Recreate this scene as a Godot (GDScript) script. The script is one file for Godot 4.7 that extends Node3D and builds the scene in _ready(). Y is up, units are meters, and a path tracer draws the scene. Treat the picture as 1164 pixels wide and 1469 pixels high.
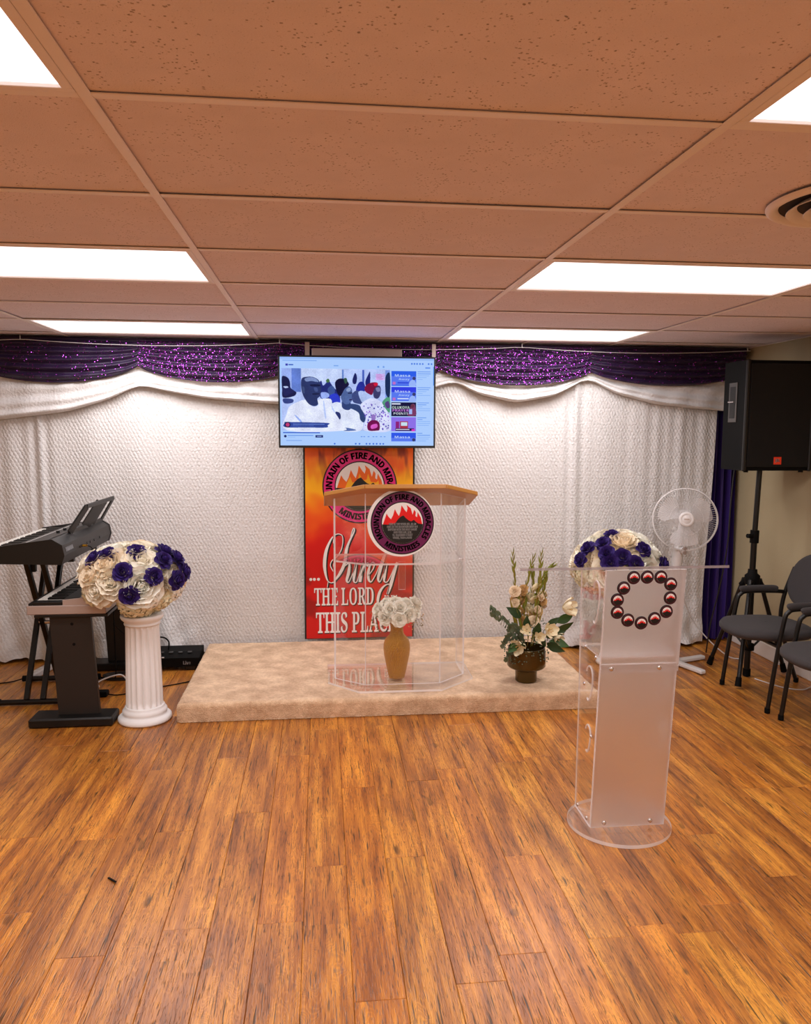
extends Node3D
# A low-ceilinged church hall: an altar platform with an acrylic lectern in front of a draped back wall.
# World: metres, y up, floor at 0, camera looks along -z. x = 0 and z = 0 lie on a crossing of the ceiling grid.

const CEIL := 2.1726
const WALL_BACK := -4.12
const WALL_RIGHT := 3.5
const WALL_LEFT := -2.62
const WALL_FRONT := 4.6
const GX := 1.2192
const GZ := 0.6096

var M := {}
var rng := RandomNumberGenerator.new()
var taken := {}
var bold: SystemFont
var plainfont: SystemFont
var serif: SystemFont


func _ready() -> void:
	rng.seed = 20240611
	setup_camera_and_light()
	make_fonts()
	make_materials()
	build_shell()
	build_floor()
	build_ceiling()
	for cx in [-0.5 * GX, 1.5 * GX]:
		for k in [-7, -4, -1, 2, 5]:
			ceiling_light(cx, -(k + 0.5) * GZ, k)
	build_vent()
	build_curtains()
	build_swags()
	build_tv()
	build_banner()
	build_platform()
	build_lectern()
	build_gold_vase()
	build_gladiolus_vase()
	build_acrylic_stand()
	build_columns()
	build_keyboards()
	build_fan()
	build_speaker()
	build_chairs()
	build_small_things()


func setup_camera_and_light() -> void:
	var cam := Camera3D.new()
	cam.name = "camera"
	cam.fov = rad_to_deg(2.0 * atan(734.5 / 1117.26))
	cam.position = Vector3(0.4203, 1.57, 1.5343)
	cam.rotation = Vector3(-0.104236, -0.107636, 0.004357)
	cam.near = 0.05
	cam.far = 60.0
	cam.current = true
	add_child(cam)
	var e := Environment.new()
	e.background_mode = Environment.BG_COLOR
	e.background_color = Color(0, 0, 0)
	e.tonemap_mode = Environment.TONE_MAPPER_LINEAR
	e.tonemap_exposure = 1.75
	e.sdfgi_enabled = true
	e.ssao_enabled = true
	e.ssil_enabled = true
	var we := WorldEnvironment.new()
	we.name = "world_environment"
	we.environment = e
	add_child(we)


const LAMP_ENERGY := 1.0      # of each ceiling panel
const LAMP_COLOR := Color(1.0, 0.985, 0.985)
const LAMP_GLOW := 0.9
const SCREEN_ENERGY := 0.06
const SCREEN_GLOW := 0.56


# ---------------------------------------------------------------- helpers

func numbered(called: String) -> String:
	if not taken.has(called):
		taken[called] = 0
		return called
	taken[called] += 1
	return "%s_%03d" % [called, taken[called]]


func tag(o: Node3D, label: String, category: String, group := "") -> void:
	o.set_meta("label", label)
	o.set_meta("category", category)
	if group != "":
		o.set_meta("group", group)


func thing(called: String, label: String, category: String, at := Vector3.ZERO, group := "") -> Node3D:
	var o := Node3D.new()
	o.name = numbered(called)
	add_child(o)
	o.position = at
	tag(o, label, category, group)
	return o


func structure(called: String) -> Node3D:
	var o := Node3D.new()
	o.name = called
	o.set_meta("kind", "structure")
	add_child(o)
	return o


func part(called: String, mesh: Mesh, m: Material, parent: Node3D, xf := Transform3D()) -> MeshInstance3D:
	var o := MeshInstance3D.new()
	o.name = called
	o.mesh = mesh
	o.material_override = m
	o.transform = xf
	parent.add_child(o, true)
	return o


func st_new() -> SurfaceTool:
	var st := SurfaceTool.new()
	st.begin(Mesh.PRIMITIVE_TRIANGLES)
	return st


func vert(st: SurfaceTool, p: Vector3, n: Vector3, uv: Vector2) -> void:
	st.set_normal(n)
	st.set_uv(uv)
	st.add_vertex(p)


func tri(st: SurfaceTool, a: Vector3, b: Vector3, c: Vector3, na: Vector3, nb: Vector3, nc: Vector3, ua := Vector2.ZERO, ub := Vector2.ZERO, uc := Vector2.ZERO) -> void:
	if (b - a).cross(c - a).dot(na + nb + nc) > 0.0:
		vert(st, a, na, ua); vert(st, c, nc, uc); vert(st, b, nb, ub)
	else:
		vert(st, a, na, ua); vert(st, b, nb, ub); vert(st, c, nc, uc)


func quad(st: SurfaceTool, a: Vector3, b: Vector3, c: Vector3, d: Vector3, n: Vector3, uvs := [Vector2(0, 0), Vector2(1, 0), Vector2(1, 1), Vector2(0, 1)]) -> void:
	tri(st, a, b, c, n, n, n, uvs[0], uvs[1], uvs[2])
	tri(st, a, c, d, n, n, n, uvs[0], uvs[2], uvs[3])


# a box with chamfered edges, in metres; uv follows the surface in metres
func box(st: SurfaceTool, size: Vector3, xf := Transform3D(), ch := 0.0) -> void:
	var h := size * 0.5
	var c: float = minf(ch, minf(h.x, minf(h.y, h.z)) * 0.9)
	var bas := xf.basis.orthonormalized()
	var axes := [Vector3.RIGHT, Vector3.UP, Vector3.BACK]
	for i in 3:
		for s in [-1.0, 1.0]:
			var n: Vector3 = axes[i] * s
			var u: Vector3 = axes[(i + 1) % 3]
			var v: Vector3 = axes[(i + 2) % 3]
			var hu: float = h[(i + 1) % 3] - c
			var hv: float = h[(i + 2) % 3] - c
			var o: Vector3 = n * h[i]
			quad(st, xf * (o - u * hu - v * hv), xf * (o + u * hu - v * hv), xf * (o + u * hu + v * hv), xf * (o - u * hu + v * hv), bas * n,
				[Vector2(-hu, -hv), Vector2(hu, -hv), Vector2(hu, hv), Vector2(-hu, hv)])
	if c <= 0.0:
		return
	for i in 3:
		var a: Vector3 = axes[i]
		var b: Vector3 = axes[(i + 1) % 3]
		var d: Vector3 = axes[(i + 2) % 3]
		var ha: float = h[i] - c
		var hb: float = h[(i + 1) % 3]
		var hd: float = h[(i + 2) % 3]
		for sb in [-1.0, 1.0]:
			for sd in [-1.0, 1.0]:
				var p1: Vector3 = b * sb * hb + d * sd * (hd - c)
				var p2: Vector3 = b * sb * (hb - c) + d * sd * hd
				quad(st, xf * (p1 - a * ha), xf * (p1 + a * ha), xf * (p2 + a * ha), xf * (p2 - a * ha), bas * (b * sb + d * sd).normalized())
	for sx in [-1.0, 1.0]:
		for sy in [-1.0, 1.0]:
			for sz in [-1.0, 1.0]:
				var s3 := Vector3(sx, sy, sz)
				var n3: Vector3 = bas * s3.normalized()
				tri(st, xf * (Vector3(h.x, h.y - c, h.z - c) * s3), xf * (Vector3(h.x - c, h.y, h.z - c) * s3), xf * (Vector3(h.x - c, h.y - c, h.z) * s3), n3, n3, n3)


func box_mesh(size: Vector3, ch := 0.0, xf := Transform3D()) -> ArrayMesh:
	var st := st_new()
	box(st, size, xf, ch)
	return st.commit()


func bx(a: Vector3, b: Vector3, ch := 0.0) -> ArrayMesh:
	return box_mesh((b - a).abs(), ch, Transform3D(Basis(), (a + b) * 0.5))


func add_bx(st: SurfaceTool, a: Vector3, b: Vector3, ch := 0.0) -> void:
	box(st, (b - a).abs(), Transform3D(Basis(), (a + b) * 0.5), ch)


# a bar of rectangular section between two points
func bar(st: SurfaceTool, a: Vector3, b: Vector3, w: float, t: float, up := Vector3.UP, ch := 0.0) -> void:
	var y := (b - a).normalized()
	var x := up.cross(y)
	if x.length() < 0.01:
		x = Vector3.RIGHT.cross(y)
	x = x.normalized()
	var z := x.cross(y).normalized()
	box(st, Vector3(w, (b - a).length(), t), Transform3D(Basis(x, y, z), (a + b) * 0.5), ch)


# a round tube along a list of points; radius is a number or a list
func tube(st: SurfaceTool, pts: Array, radius, sides := 10, caps := true) -> void:
	var n := pts.size()
	var rings := []
	var dirs := []
	var ref := Vector3.UP
	var t0: Vector3 = (pts[1] - pts[0]).normalized()
	if absf(t0.dot(ref)) > 0.9:
		ref = Vector3.RIGHT
	var nrm := (ref - t0 * ref.dot(t0)).normalized()
	for i in n:
		var t: Vector3
		if i == 0:
			t = (pts[1] - pts[0]).normalized()
		elif i == n - 1:
			t = (pts[n - 1] - pts[n - 2]).normalized()
		else:
			t = ((pts[i + 1] - pts[i]).normalized() + (pts[i] - pts[i - 1]).normalized()).normalized()
		nrm = (nrm - t * nrm.dot(t)).normalized()
		var bn := t.cross(nrm).normalized()
		var ring := []
		var dd := []
		var r: float = radius[i] if radius is Array else radius
		for k in sides:
			var a := TAU * k / sides
			var d := nrm * cos(a) + bn * sin(a)
			dd.append(d)
			ring.append(pts[i] + d * r)
		rings.append(ring)
		dirs.append(dd)
	for i in n - 1:
		for k in sides:
			var k2 := (k + 1) % sides
			tri(st, rings[i][k], rings[i + 1][k], rings[i + 1][k2], dirs[i][k], dirs[i + 1][k], dirs[i + 1][k2], Vector2(float(k) / sides, i), Vector2(float(k) / sides, i + 1), Vector2((k + 1.0) / sides, i + 1))
			tri(st, rings[i][k], rings[i + 1][k2], rings[i][k2], dirs[i][k], dirs[i + 1][k2], dirs[i][k2], Vector2(float(k) / sides, i), Vector2((k + 1.0) / sides, i + 1), Vector2((k + 1.0) / sides, i))
	if caps:
		for e in [0, n - 1]:
			var cn: Vector3 = (pts[0] - pts[1]).normalized() if e == 0 else (pts[n - 1] - pts[n - 2]).normalized()
			for k in sides:
				tri(st, pts[e], rings[e][k], rings[e][(k + 1) % sides], cn, cn, cn)


func tube_mesh(pts: Array, radius, sides := 10) -> ArrayMesh:
	var st := st_new()
	tube(st, pts, radius, sides)
	return st.commit()


func smooth_path(pts: Array, per := 6) -> Array:
	var out := []
	for i in pts.size() - 1:
		var p0: Vector3 = pts[maxi(i - 1, 0)]
		var p1: Vector3 = pts[i]
		var p2: Vector3 = pts[i + 1]
		var p3: Vector3 = pts[mini(i + 2, pts.size() - 1)]
		for k in per:
			var t := float(k) / per
			out.append(0.5 * ((2.0 * p1) + (p2 - p0) * t + (2.0 * p0 - 5.0 * p1 + 4.0 * p2 - p3) * t * t + (3.0 * p1 - p0 - 3.0 * p2 + p3) * t * t * t))
	out.append(pts[pts.size() - 1])
	return out


# a parametric sheet from rows of points; uv from a matching function or 0..1
func sheet(st: SurfaceTool, rows: Array, uvs = null, wrap := false, flip := false) -> void:
	var nr := rows.size()
	var nc: int = rows[0].size()
	var nrm := []
	for i in nr:
		var line := []
		for j in nc:
			var l: Vector3 = rows[i][j - 1] if j > 0 else (rows[i][nc - 2] if wrap else rows[i][j])
			var r: Vector3 = rows[i][j + 1] if j < nc - 1 else (rows[i][1] if wrap else rows[i][j])
			var u: Vector3 = rows[maxi(i - 1, 0)][j]
			var d: Vector3 = rows[mini(i + 1, nr - 1)][j]
			var n := (r - l).cross(d - u)
			n = n.normalized() if n.length() > 1e-12 else Vector3.UP
			line.append(-n if flip else n)
		nrm.append(line)
	for i in nr - 1:
		for j in nc - 1:
			var ua: Vector2
			var ub: Vector2
			var uc: Vector2
			var ud: Vector2
			if uvs == null:
				ua = Vector2(float(j) / (nc - 1), float(i) / (nr - 1)); ub = Vector2((j + 1.0) / (nc - 1), float(i) / (nr - 1))
				uc = Vector2((j + 1.0) / (nc - 1), (i + 1.0) / (nr - 1)); ud = Vector2(float(j) / (nc - 1), (i + 1.0) / (nr - 1))
			else:
				ua = uvs[i][j]; ub = uvs[i][j + 1]; uc = uvs[i + 1][j + 1]; ud = uvs[i + 1][j]
			tri(st, rows[i][j], rows[i][j + 1], rows[i + 1][j + 1], nrm[i][j], nrm[i][j + 1], nrm[i + 1][j + 1], ua, ub, uc)
			tri(st, rows[i][j], rows[i + 1][j + 1], rows[i + 1][j], nrm[i][j], nrm[i + 1][j + 1], nrm[i + 1][j], ua, uc, ud)


# a turned shape: profile of (radius, height), from the bottom up
func lathe(st: SurfaceTool, prof: Array, sides := 32, xf := Transform3D(), flute := 0.0, flutes := 0, lo := 0.0, hi := 0.0) -> void:
	var rows := []
	for p in prof:
		var row := []
		for k in sides + 1:
			var a := TAU * k / sides
			var r: float = p.x
			if flutes > 0 and p.y > lo and p.y < hi:
				r -= flute * pow(absf(sin(a * flutes * 0.5)), 0.8) * smoothstep(lo, lo + 0.012, p.y) * (1.0 - smoothstep(hi - 0.012, hi, p.y))
			row.append(xf * Vector3(cos(a) * r, p.y, sin(a) * r))
		rows.append(row)
	sheet(st, rows, null, true, true)


func lathe_mesh(prof: Array, sides := 32, xf := Transform3D()) -> ArrayMesh:
	var st := st_new()
	lathe(st, prof, sides, xf)
	return st.commit()


# a flat outline with thickness: the polygon lies in xy, faces +z
func slab(st: SurfaceTool, poly: PackedVector2Array, z0: float, z1: float, xf := Transform3D()) -> void:
	var idx := Geometry2D.triangulate_polygon(poly)
	var bas := xf.basis.orthonormalized()
	for i in range(0, idx.size(), 3):
		for side in 2:
			var z: float = z1 if side == 0 else z0
			var n: Vector3 = bas * (Vector3.BACK if side == 0 else Vector3.FORWARD)
			var a := poly[idx[i]]
			var b := poly[idx[i + 1]]
			var c := poly[idx[i + 2]]
			tri(st, xf * Vector3(a.x, a.y, z), xf * Vector3(b.x, b.y, z), xf * Vector3(c.x, c.y, z), n, n, n, a, b, c)
	var area := 0.0
	for i in poly.size():
		area += poly[i].cross(poly[(i + 1) % poly.size()])
	for i in poly.size():
		var p := poly[i]
		var q := poly[(i + 1) % poly.size()]
		var d := (q - p).normalized()
		var n2 := Vector3(d.y, -d.x, 0) * (1.0 if area > 0 else -1.0)
		quad(st, xf * Vector3(p.x, p.y, z0), xf * Vector3(q.x, q.y, z0), xf * Vector3(q.x, q.y, z1), xf * Vector3(p.x, p.y, z1), bas * n2)


func slab_mesh(poly: PackedVector2Array, z0: float, z1: float, xf := Transform3D()) -> ArrayMesh:
	var st := st_new()
	slab(st, poly, z0, z1, xf)
	return st.commit()


func circle2(r: float, n := 40, at := Vector2.ZERO) -> PackedVector2Array:
	var p := PackedVector2Array()
	for i in n:
		p.append(at + Vector2(cos(TAU * i / n), sin(TAU * i / n)) * r)
	return p


func ring_mesh(r0: float, r1: float, z0: float, z1: float, n := 48) -> ArrayMesh:
	var st := st_new()
	for i in n:
		var a := Vector2(cos(TAU * i / n), sin(TAU * i / n))
		var b := Vector2(cos(TAU * (i + 1) / n), sin(TAU * (i + 1) / n))
		for z in [z0, z1]:
			quad(st, Vector3(a.x * r0, a.y * r0, z), Vector3(a.x * r1, a.y * r1, z), Vector3(b.x * r1, b.y * r1, z), Vector3(b.x * r0, b.y * r0, z), Vector3.BACK if z == z1 else Vector3.FORWARD)
		for r in [r0, r1]:
			var s := 1.0 if r == r1 else -1.0
			quad(st, Vector3(a.x * r, a.y * r, z0), Vector3(b.x * r, b.y * r, z0), Vector3(b.x * r, b.y * r, z1), Vector3(a.x * r, a.y * r, z1), Vector3(a.x + b.x, a.y + b.y, 0).normalized() * s)
	return st.commit()


# lettering -------------------------------------------------------------

func text_into(st: SurfaceTool, s: String, font: Font, height: float, xf: Transform3D, squeeze := 1.0, depth := 0.0006) -> void:
	var t := TextMesh.new()
	t.text = s
	t.font = font
	t.font_size = 48
	t.pixel_size = height / 35.0
	t.depth = depth
	t.curve_step = 2.0
	# the sans face is thickened by a few overlaid prints
	var spread := height * 0.035 if font == bold else 0.0
	for o in ([Vector2(-1, 0.4), Vector2(1, -0.4), Vector2(0.3, 1), Vector2(-0.3, -1)] if spread > 0.0 else [Vector2.ZERO]):
		st.append_from(t, 0, xf * Transform3D(Basis.from_scale(Vector3(squeeze, 1, 1)), Vector3(o.x * spread, o.y * spread, 0)))


# fits a text into a width (metres) with a given capital height
func text_fit(st: SurfaceTool, s: String, font: Font, height: float, width: float, xf: Transform3D) -> void:
	var w := font.get_string_size(s, HORIZONTAL_ALIGNMENT_LEFT, -1, 48).x * height / 35.0
	text_into(st, s, font, height, xf, width / w)


# letters along an arc in the xy plane; angles clockwise from the top
func text_arc(st: SurfaceTool, s: String, font: Font, height: float, r: float, a0: float, a1: float, xf: Transform3D, inside := false) -> void:
	var total := 0.0
	var widths := []
	for ch in s:
		var w := font.get_string_size(ch, HORIZONTAL_ALIGNMENT_LEFT, -1, 48).x
		widths.append(w)
		total += w
	var run := 0.0
	for i in s.length():
		var t: float = (run + widths[i] * 0.5) / total
		run += widths[i]
		if s[i] == " ":
			continue
		var a := lerpf(a0, a1, t)
		var at := Vector3(sin(a) * r, cos(a) * r, 0)
		var turn := -a + (PI if inside else 0.0)
		text_into(st, s[i], font, height, xf * Transform3D(Basis(Vector3.BACK, turn), at))


func make_fonts() -> void:
	bold = SystemFont.new()
	bold.font_names = PackedStringArray(["Droid Sans"])
	bold.font_weight = 700
	plainfont = SystemFont.new()
	plainfont.font_names = PackedStringArray(["Droid Sans"])
	serif = SystemFont.new()
	serif.font_names = PackedStringArray(["Droid Serif"])
	serif.font_weight = 700


# ---------------------------------------------------------------- materials

func mat(called: String, c: Color, rough := 0.6, metal := 0.0) -> StandardMaterial3D:
	var m := StandardMaterial3D.new()
	m.resource_name = called
	m.albedo_color = c
	m.roughness = rough
	m.metallic = metal
	M[called] = m
	return m


func cloth(called: String, c: Color, sheen := 0.3) -> StandardMaterial3D:
	var m := mat(called, c, 0.85)
	m.rim_enabled = true
	m.rim = sheen
	m.rim_tint = 0.5
	return m


func noise_bytes(w: int, h: int, ow: int, oh: int, freq: float, sd: int, oct := 3, kind := FastNoiseLite.TYPE_SIMPLEX_SMOOTH) -> PackedByteArray:
	var n := FastNoiseLite.new()
	n.seed = sd
	n.frequency = freq
	n.noise_type = kind
	n.fractal_octaves = oct
	var im := n.get_seamless_image(w, h)
	im.convert(Image.FORMAT_L8)
	if w != ow or h != oh:
		im.resize(ow, oh, Image.INTERPOLATE_CUBIC)
	return im.get_data()


func gray_texture(w: int, h: int, data: PackedByteArray) -> ImageTexture:
	return ImageTexture.create_from_image(Image.create_from_data(w, h, false, Image.FORMAT_L8, data))


# rustic oak: 1024 x 2048 texels for 0.9 x 3.6 m, grain along v
func wood_textures() -> Array:
	var w := 1024
	var h := 2048
	var patch := noise_bytes(64, 64, w, h, 0.07, 3, 3)
	var mid := noise_bytes(256, 80, w, h, 0.07, 5, 3)
	var grain := noise_bytes(512, 64, w, h, 0.18, 9, 4)
	var fine := noise_bytes(1024, 160, w, h, 0.40, 12, 3)
	var fleck := noise_bytes(512, 96, w, h, 0.14, 21, 3)
	var pore := noise_bytes(1024, 256, w, h, 0.22, 27, 3)
	var warp := noise_bytes(64, 96, w, h, 0.10, 33, 3)
	var knot := noise_bytes(128, 256, w, h, 0.06, 41, 2)
	var rgb := PackedByteArray()
	rgb.resize(w * h * 3)
	var hb := PackedByteArray()
	hb.resize(w * h)
	for i in w * h:
		var x := float(i % w)
		var p := patch[i] / 255.0
		var g := grain[i] / 255.0
		var f := fine[i] / 255.0
		var d := mid[i] / 255.0
		var ring := 0.5 + 0.5 * sin(x * 0.10 + warp[i] * 0.62 + d * 5.0)
		ring = ring * ring * ring * smoothstep(0.42, 0.62, p)
		var t := 0.62 + 0.50 * (p - 0.5) + 0.66 * (d - 0.5) + 0.42 * (g - 0.5) + 0.45 * (f - 0.5) + 0.20 * ring
		var dark := smoothstep(0.66, 0.82, fleck[i] / 255.0) * (0.2 + 0.8 * smoothstep(0.40, 0.62, g))
		dark = maxf(dark, 0.75 * smoothstep(0.70, 0.80, pore[i] / 255.0))
		dark = minf(1.0, dark + 0.45 * smoothstep(0.89, 0.97, knot[i] / 255.0))
		var pale := smoothstep(0.30, 0.20, pore[i] / 255.0)
		t = clampf(t + 0.18 * pale, 0.0, 1.0)
		# dark brown, mid orange brown, honey
		var r: float
		var gg: float
		var b: float
		if t < 0.5:
			var k := t * 2.0
			r = lerpf(0.44, 0.69, k); gg = lerpf(0.255, 0.430, k); b = lerpf(0.135, 0.180, k)
		else:
			var k := t * 2.0 - 1.0
			r = lerpf(0.69, 0.90, k); gg = lerpf(0.430, 0.620, k); b = lerpf(0.180, 0.250, k)
		var s := 1.0 - 0.55 * dark
		rgb[i * 3] = int(255.0 * r * s)
		rgb[i * 3 + 1] = int(255.0 * gg * s)
		rgb[i * 3 + 2] = int(255.0 * b * s)
		hb[i] = int(clampf(140.0 + 80.0 * (g - 0.5) + 90.0 * (f - 0.5) - 90.0 * dark + 30.0 * pale, 0.0, 255.0))
	return [ImageTexture.create_from_image(Image.create_from_data(w, h, false, Image.FORMAT_RGB8, rgb)), gray_texture(w, h, hb)]


# mineral fibre tile, 1.22 x 0.61 m: fine grit and scattered worm holes
func tile_textures() -> Array:
	var w := 1024
	var h := 512
	var grit := noise_bytes(w, h, w, h, 0.35, 51, 2)
	var soft := noise_bytes(128, 64, w, h, 0.05, 52, 3)
	var im := Image.create(w, h, false, Image.FORMAT_L8)
	im.fill(Color(1, 1, 1))
	var r := RandomNumberGenerator.new()
	r.seed = 77
	for i in 2600:
		var x := r.randi_range(4, w - 12)
		var y := r.randi_range(4, h - 12)
		if soft[y * w + x] < 95 + r.randi_range(0, 70):
			continue
		var L := r.randf_range(1.0, 3.6)
		var a := r.randf_range(0, TAU)
		var v := r.randf_range(0.35, 0.7)
		for k in int(L) + 1:
			im.fill_rect(Rect2i(x + int(cos(a) * k), y + int(sin(a) * k), r.randi_range(1, 3), r.randi_range(1, 3)), Color(v, v, v))
	for i in 2600:
		im.fill_rect(Rect2i(r.randi_range(2, w - 4), r.randi_range(2, h - 4), 1, 1), Color(0.6, 0.6, 0.6))
	var holes := im.get_data()
	var rgb := PackedByteArray()
	rgb.resize(w * h * 3)
	var hb := PackedByteArray()
	hb.resize(w * h)
	for i in w * h:
		var g := grit[i] / 255.0
		var s := soft[i] / 255.0
		var o := holes[i] / 255.0
		var v := (0.96 + 0.05 * (g - 0.5) + 0.04 * (s - 0.5)) * lerpf(0.45, 1.0, o)
		rgb[i * 3] = int(255.0 * minf(v, 1.0))
		rgb[i * 3 + 1] = int(255.0 * minf(v * lerpf(0.9, 1.0, o), 1.0))
		rgb[i * 3 + 2] = int(255.0 * minf(v * lerpf(0.8, 1.0, o), 1.0))
		hb[i] = int(clampf(255.0 * (0.62 + 0.25 * (g - 0.5)) * lerpf(0.2, 1.0, o), 0.0, 255.0))
	return [ImageTexture.create_from_image(Image.create_from_data(w, h, false, Image.FORMAT_RGB8, rgb)), gray_texture(w, h, hb)]


# puckered rosette cloth: staggered raised petals, 8 x 8 to the repeat
func rosette_texture() -> ImageTexture:
	var n := 512
	var data := PackedByteArray()
	data.resize(n * n)
	var wob := noise_bytes(n, n, n, n, 0.02, 61, 3)
	var cell := n / 8.0
	for y in n:
		for x in n:
			var v := 0.0
			var row := int(floor(y / cell))
			for dr in [-1, 0, 1]:
				var rr: int = row + dr
				var off := 0.5 if posmod(rr, 2) == 1 else 0.0
				var cy: float = (rr + 0.5) * cell
				var fx := fposmod(x / cell - off, 1.0) - 0.5
				var fy: float = (y - cy) / cell
				var q := fx * 0.96 + fy * 0.18
				var cellx := int(floor(x / cell - off))
				var hsh := fposmod(sin(posmod(cellx, 8) * 12.9898 + posmod(rr, 8) * 78.233) * 43758.5453, 1.0)
				q += (hsh - 0.5) * 0.22
				fy += (fposmod(hsh * 7.31, 1.0) - 0.5) * 0.25
				var e := (q * q) / 0.15 + (fy * fy) / 0.40
				if e < 1.0:
					v = maxf(v, sqrt(1.0 - e) * (0.55 + 0.5 * hsh + 0.35 * fy))
			var wv := wob[y * n + x] / 255.0
			data[y * n + x] = int(clampf(255.0 * (0.72 * v * (0.5 + wv) + 0.25 * wv), 0.0, 255.0))
	return gray_texture(n, n, data)


func noise_texture(size: int, freq: float, sd: int, oct := 3) -> ImageTexture:
	return gray_texture(size, size, noise_bytes(size, size, size, size, freq, sd, oct))


func bump(m: StandardMaterial3D, tex: Texture2D, cm: float) -> void:
	m.heightmap_enabled = true
	m.heightmap_texture = tex
	m.heightmap_scale = cm


func tri_bump(m: StandardMaterial3D, tex: Texture2D, cm: float, per_metre: float) -> void:
	bump(m, tex, cm)
	m.uv1_triplanar = true
	m.uv1_world_triplanar = true
	m.uv1_scale = Vector3.ONE * per_metre


# a carpet-like mottled colour between two tones
func mottle(size: int, a: Color, b: Color, freq: float, sd: int, oct := 4) -> ImageTexture:
	var d := noise_bytes(size, size, size, size, freq, sd, oct)
	var f := noise_bytes(size, size, size, size, 0.4, sd + 1, 2)
	var e := noise_bytes(size, size, size, size, 0.07, sd + 2, 3)
	var rgb := PackedByteArray()
	rgb.resize(size * size * 3)
	for i in size * size:
		var t := clampf(0.70 * d[i] / 255.0 + 0.36 * (e[i] / 255.0 - 0.5) + 0.50 * (f[i] / 255.0 - 0.5) + 0.15, 0.0, 1.0)
		var c := a.lerp(b, t)
		rgb[i * 3] = int(c.r * 255.0)
		rgb[i * 3 + 1] = int(c.g * 255.0)
		rgb[i * 3 + 2] = int(c.b * 255.0)
	return ImageTexture.create_from_image(Image.create_from_data(size, size, false, Image.FORMAT_RGB8, rgb))


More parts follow.
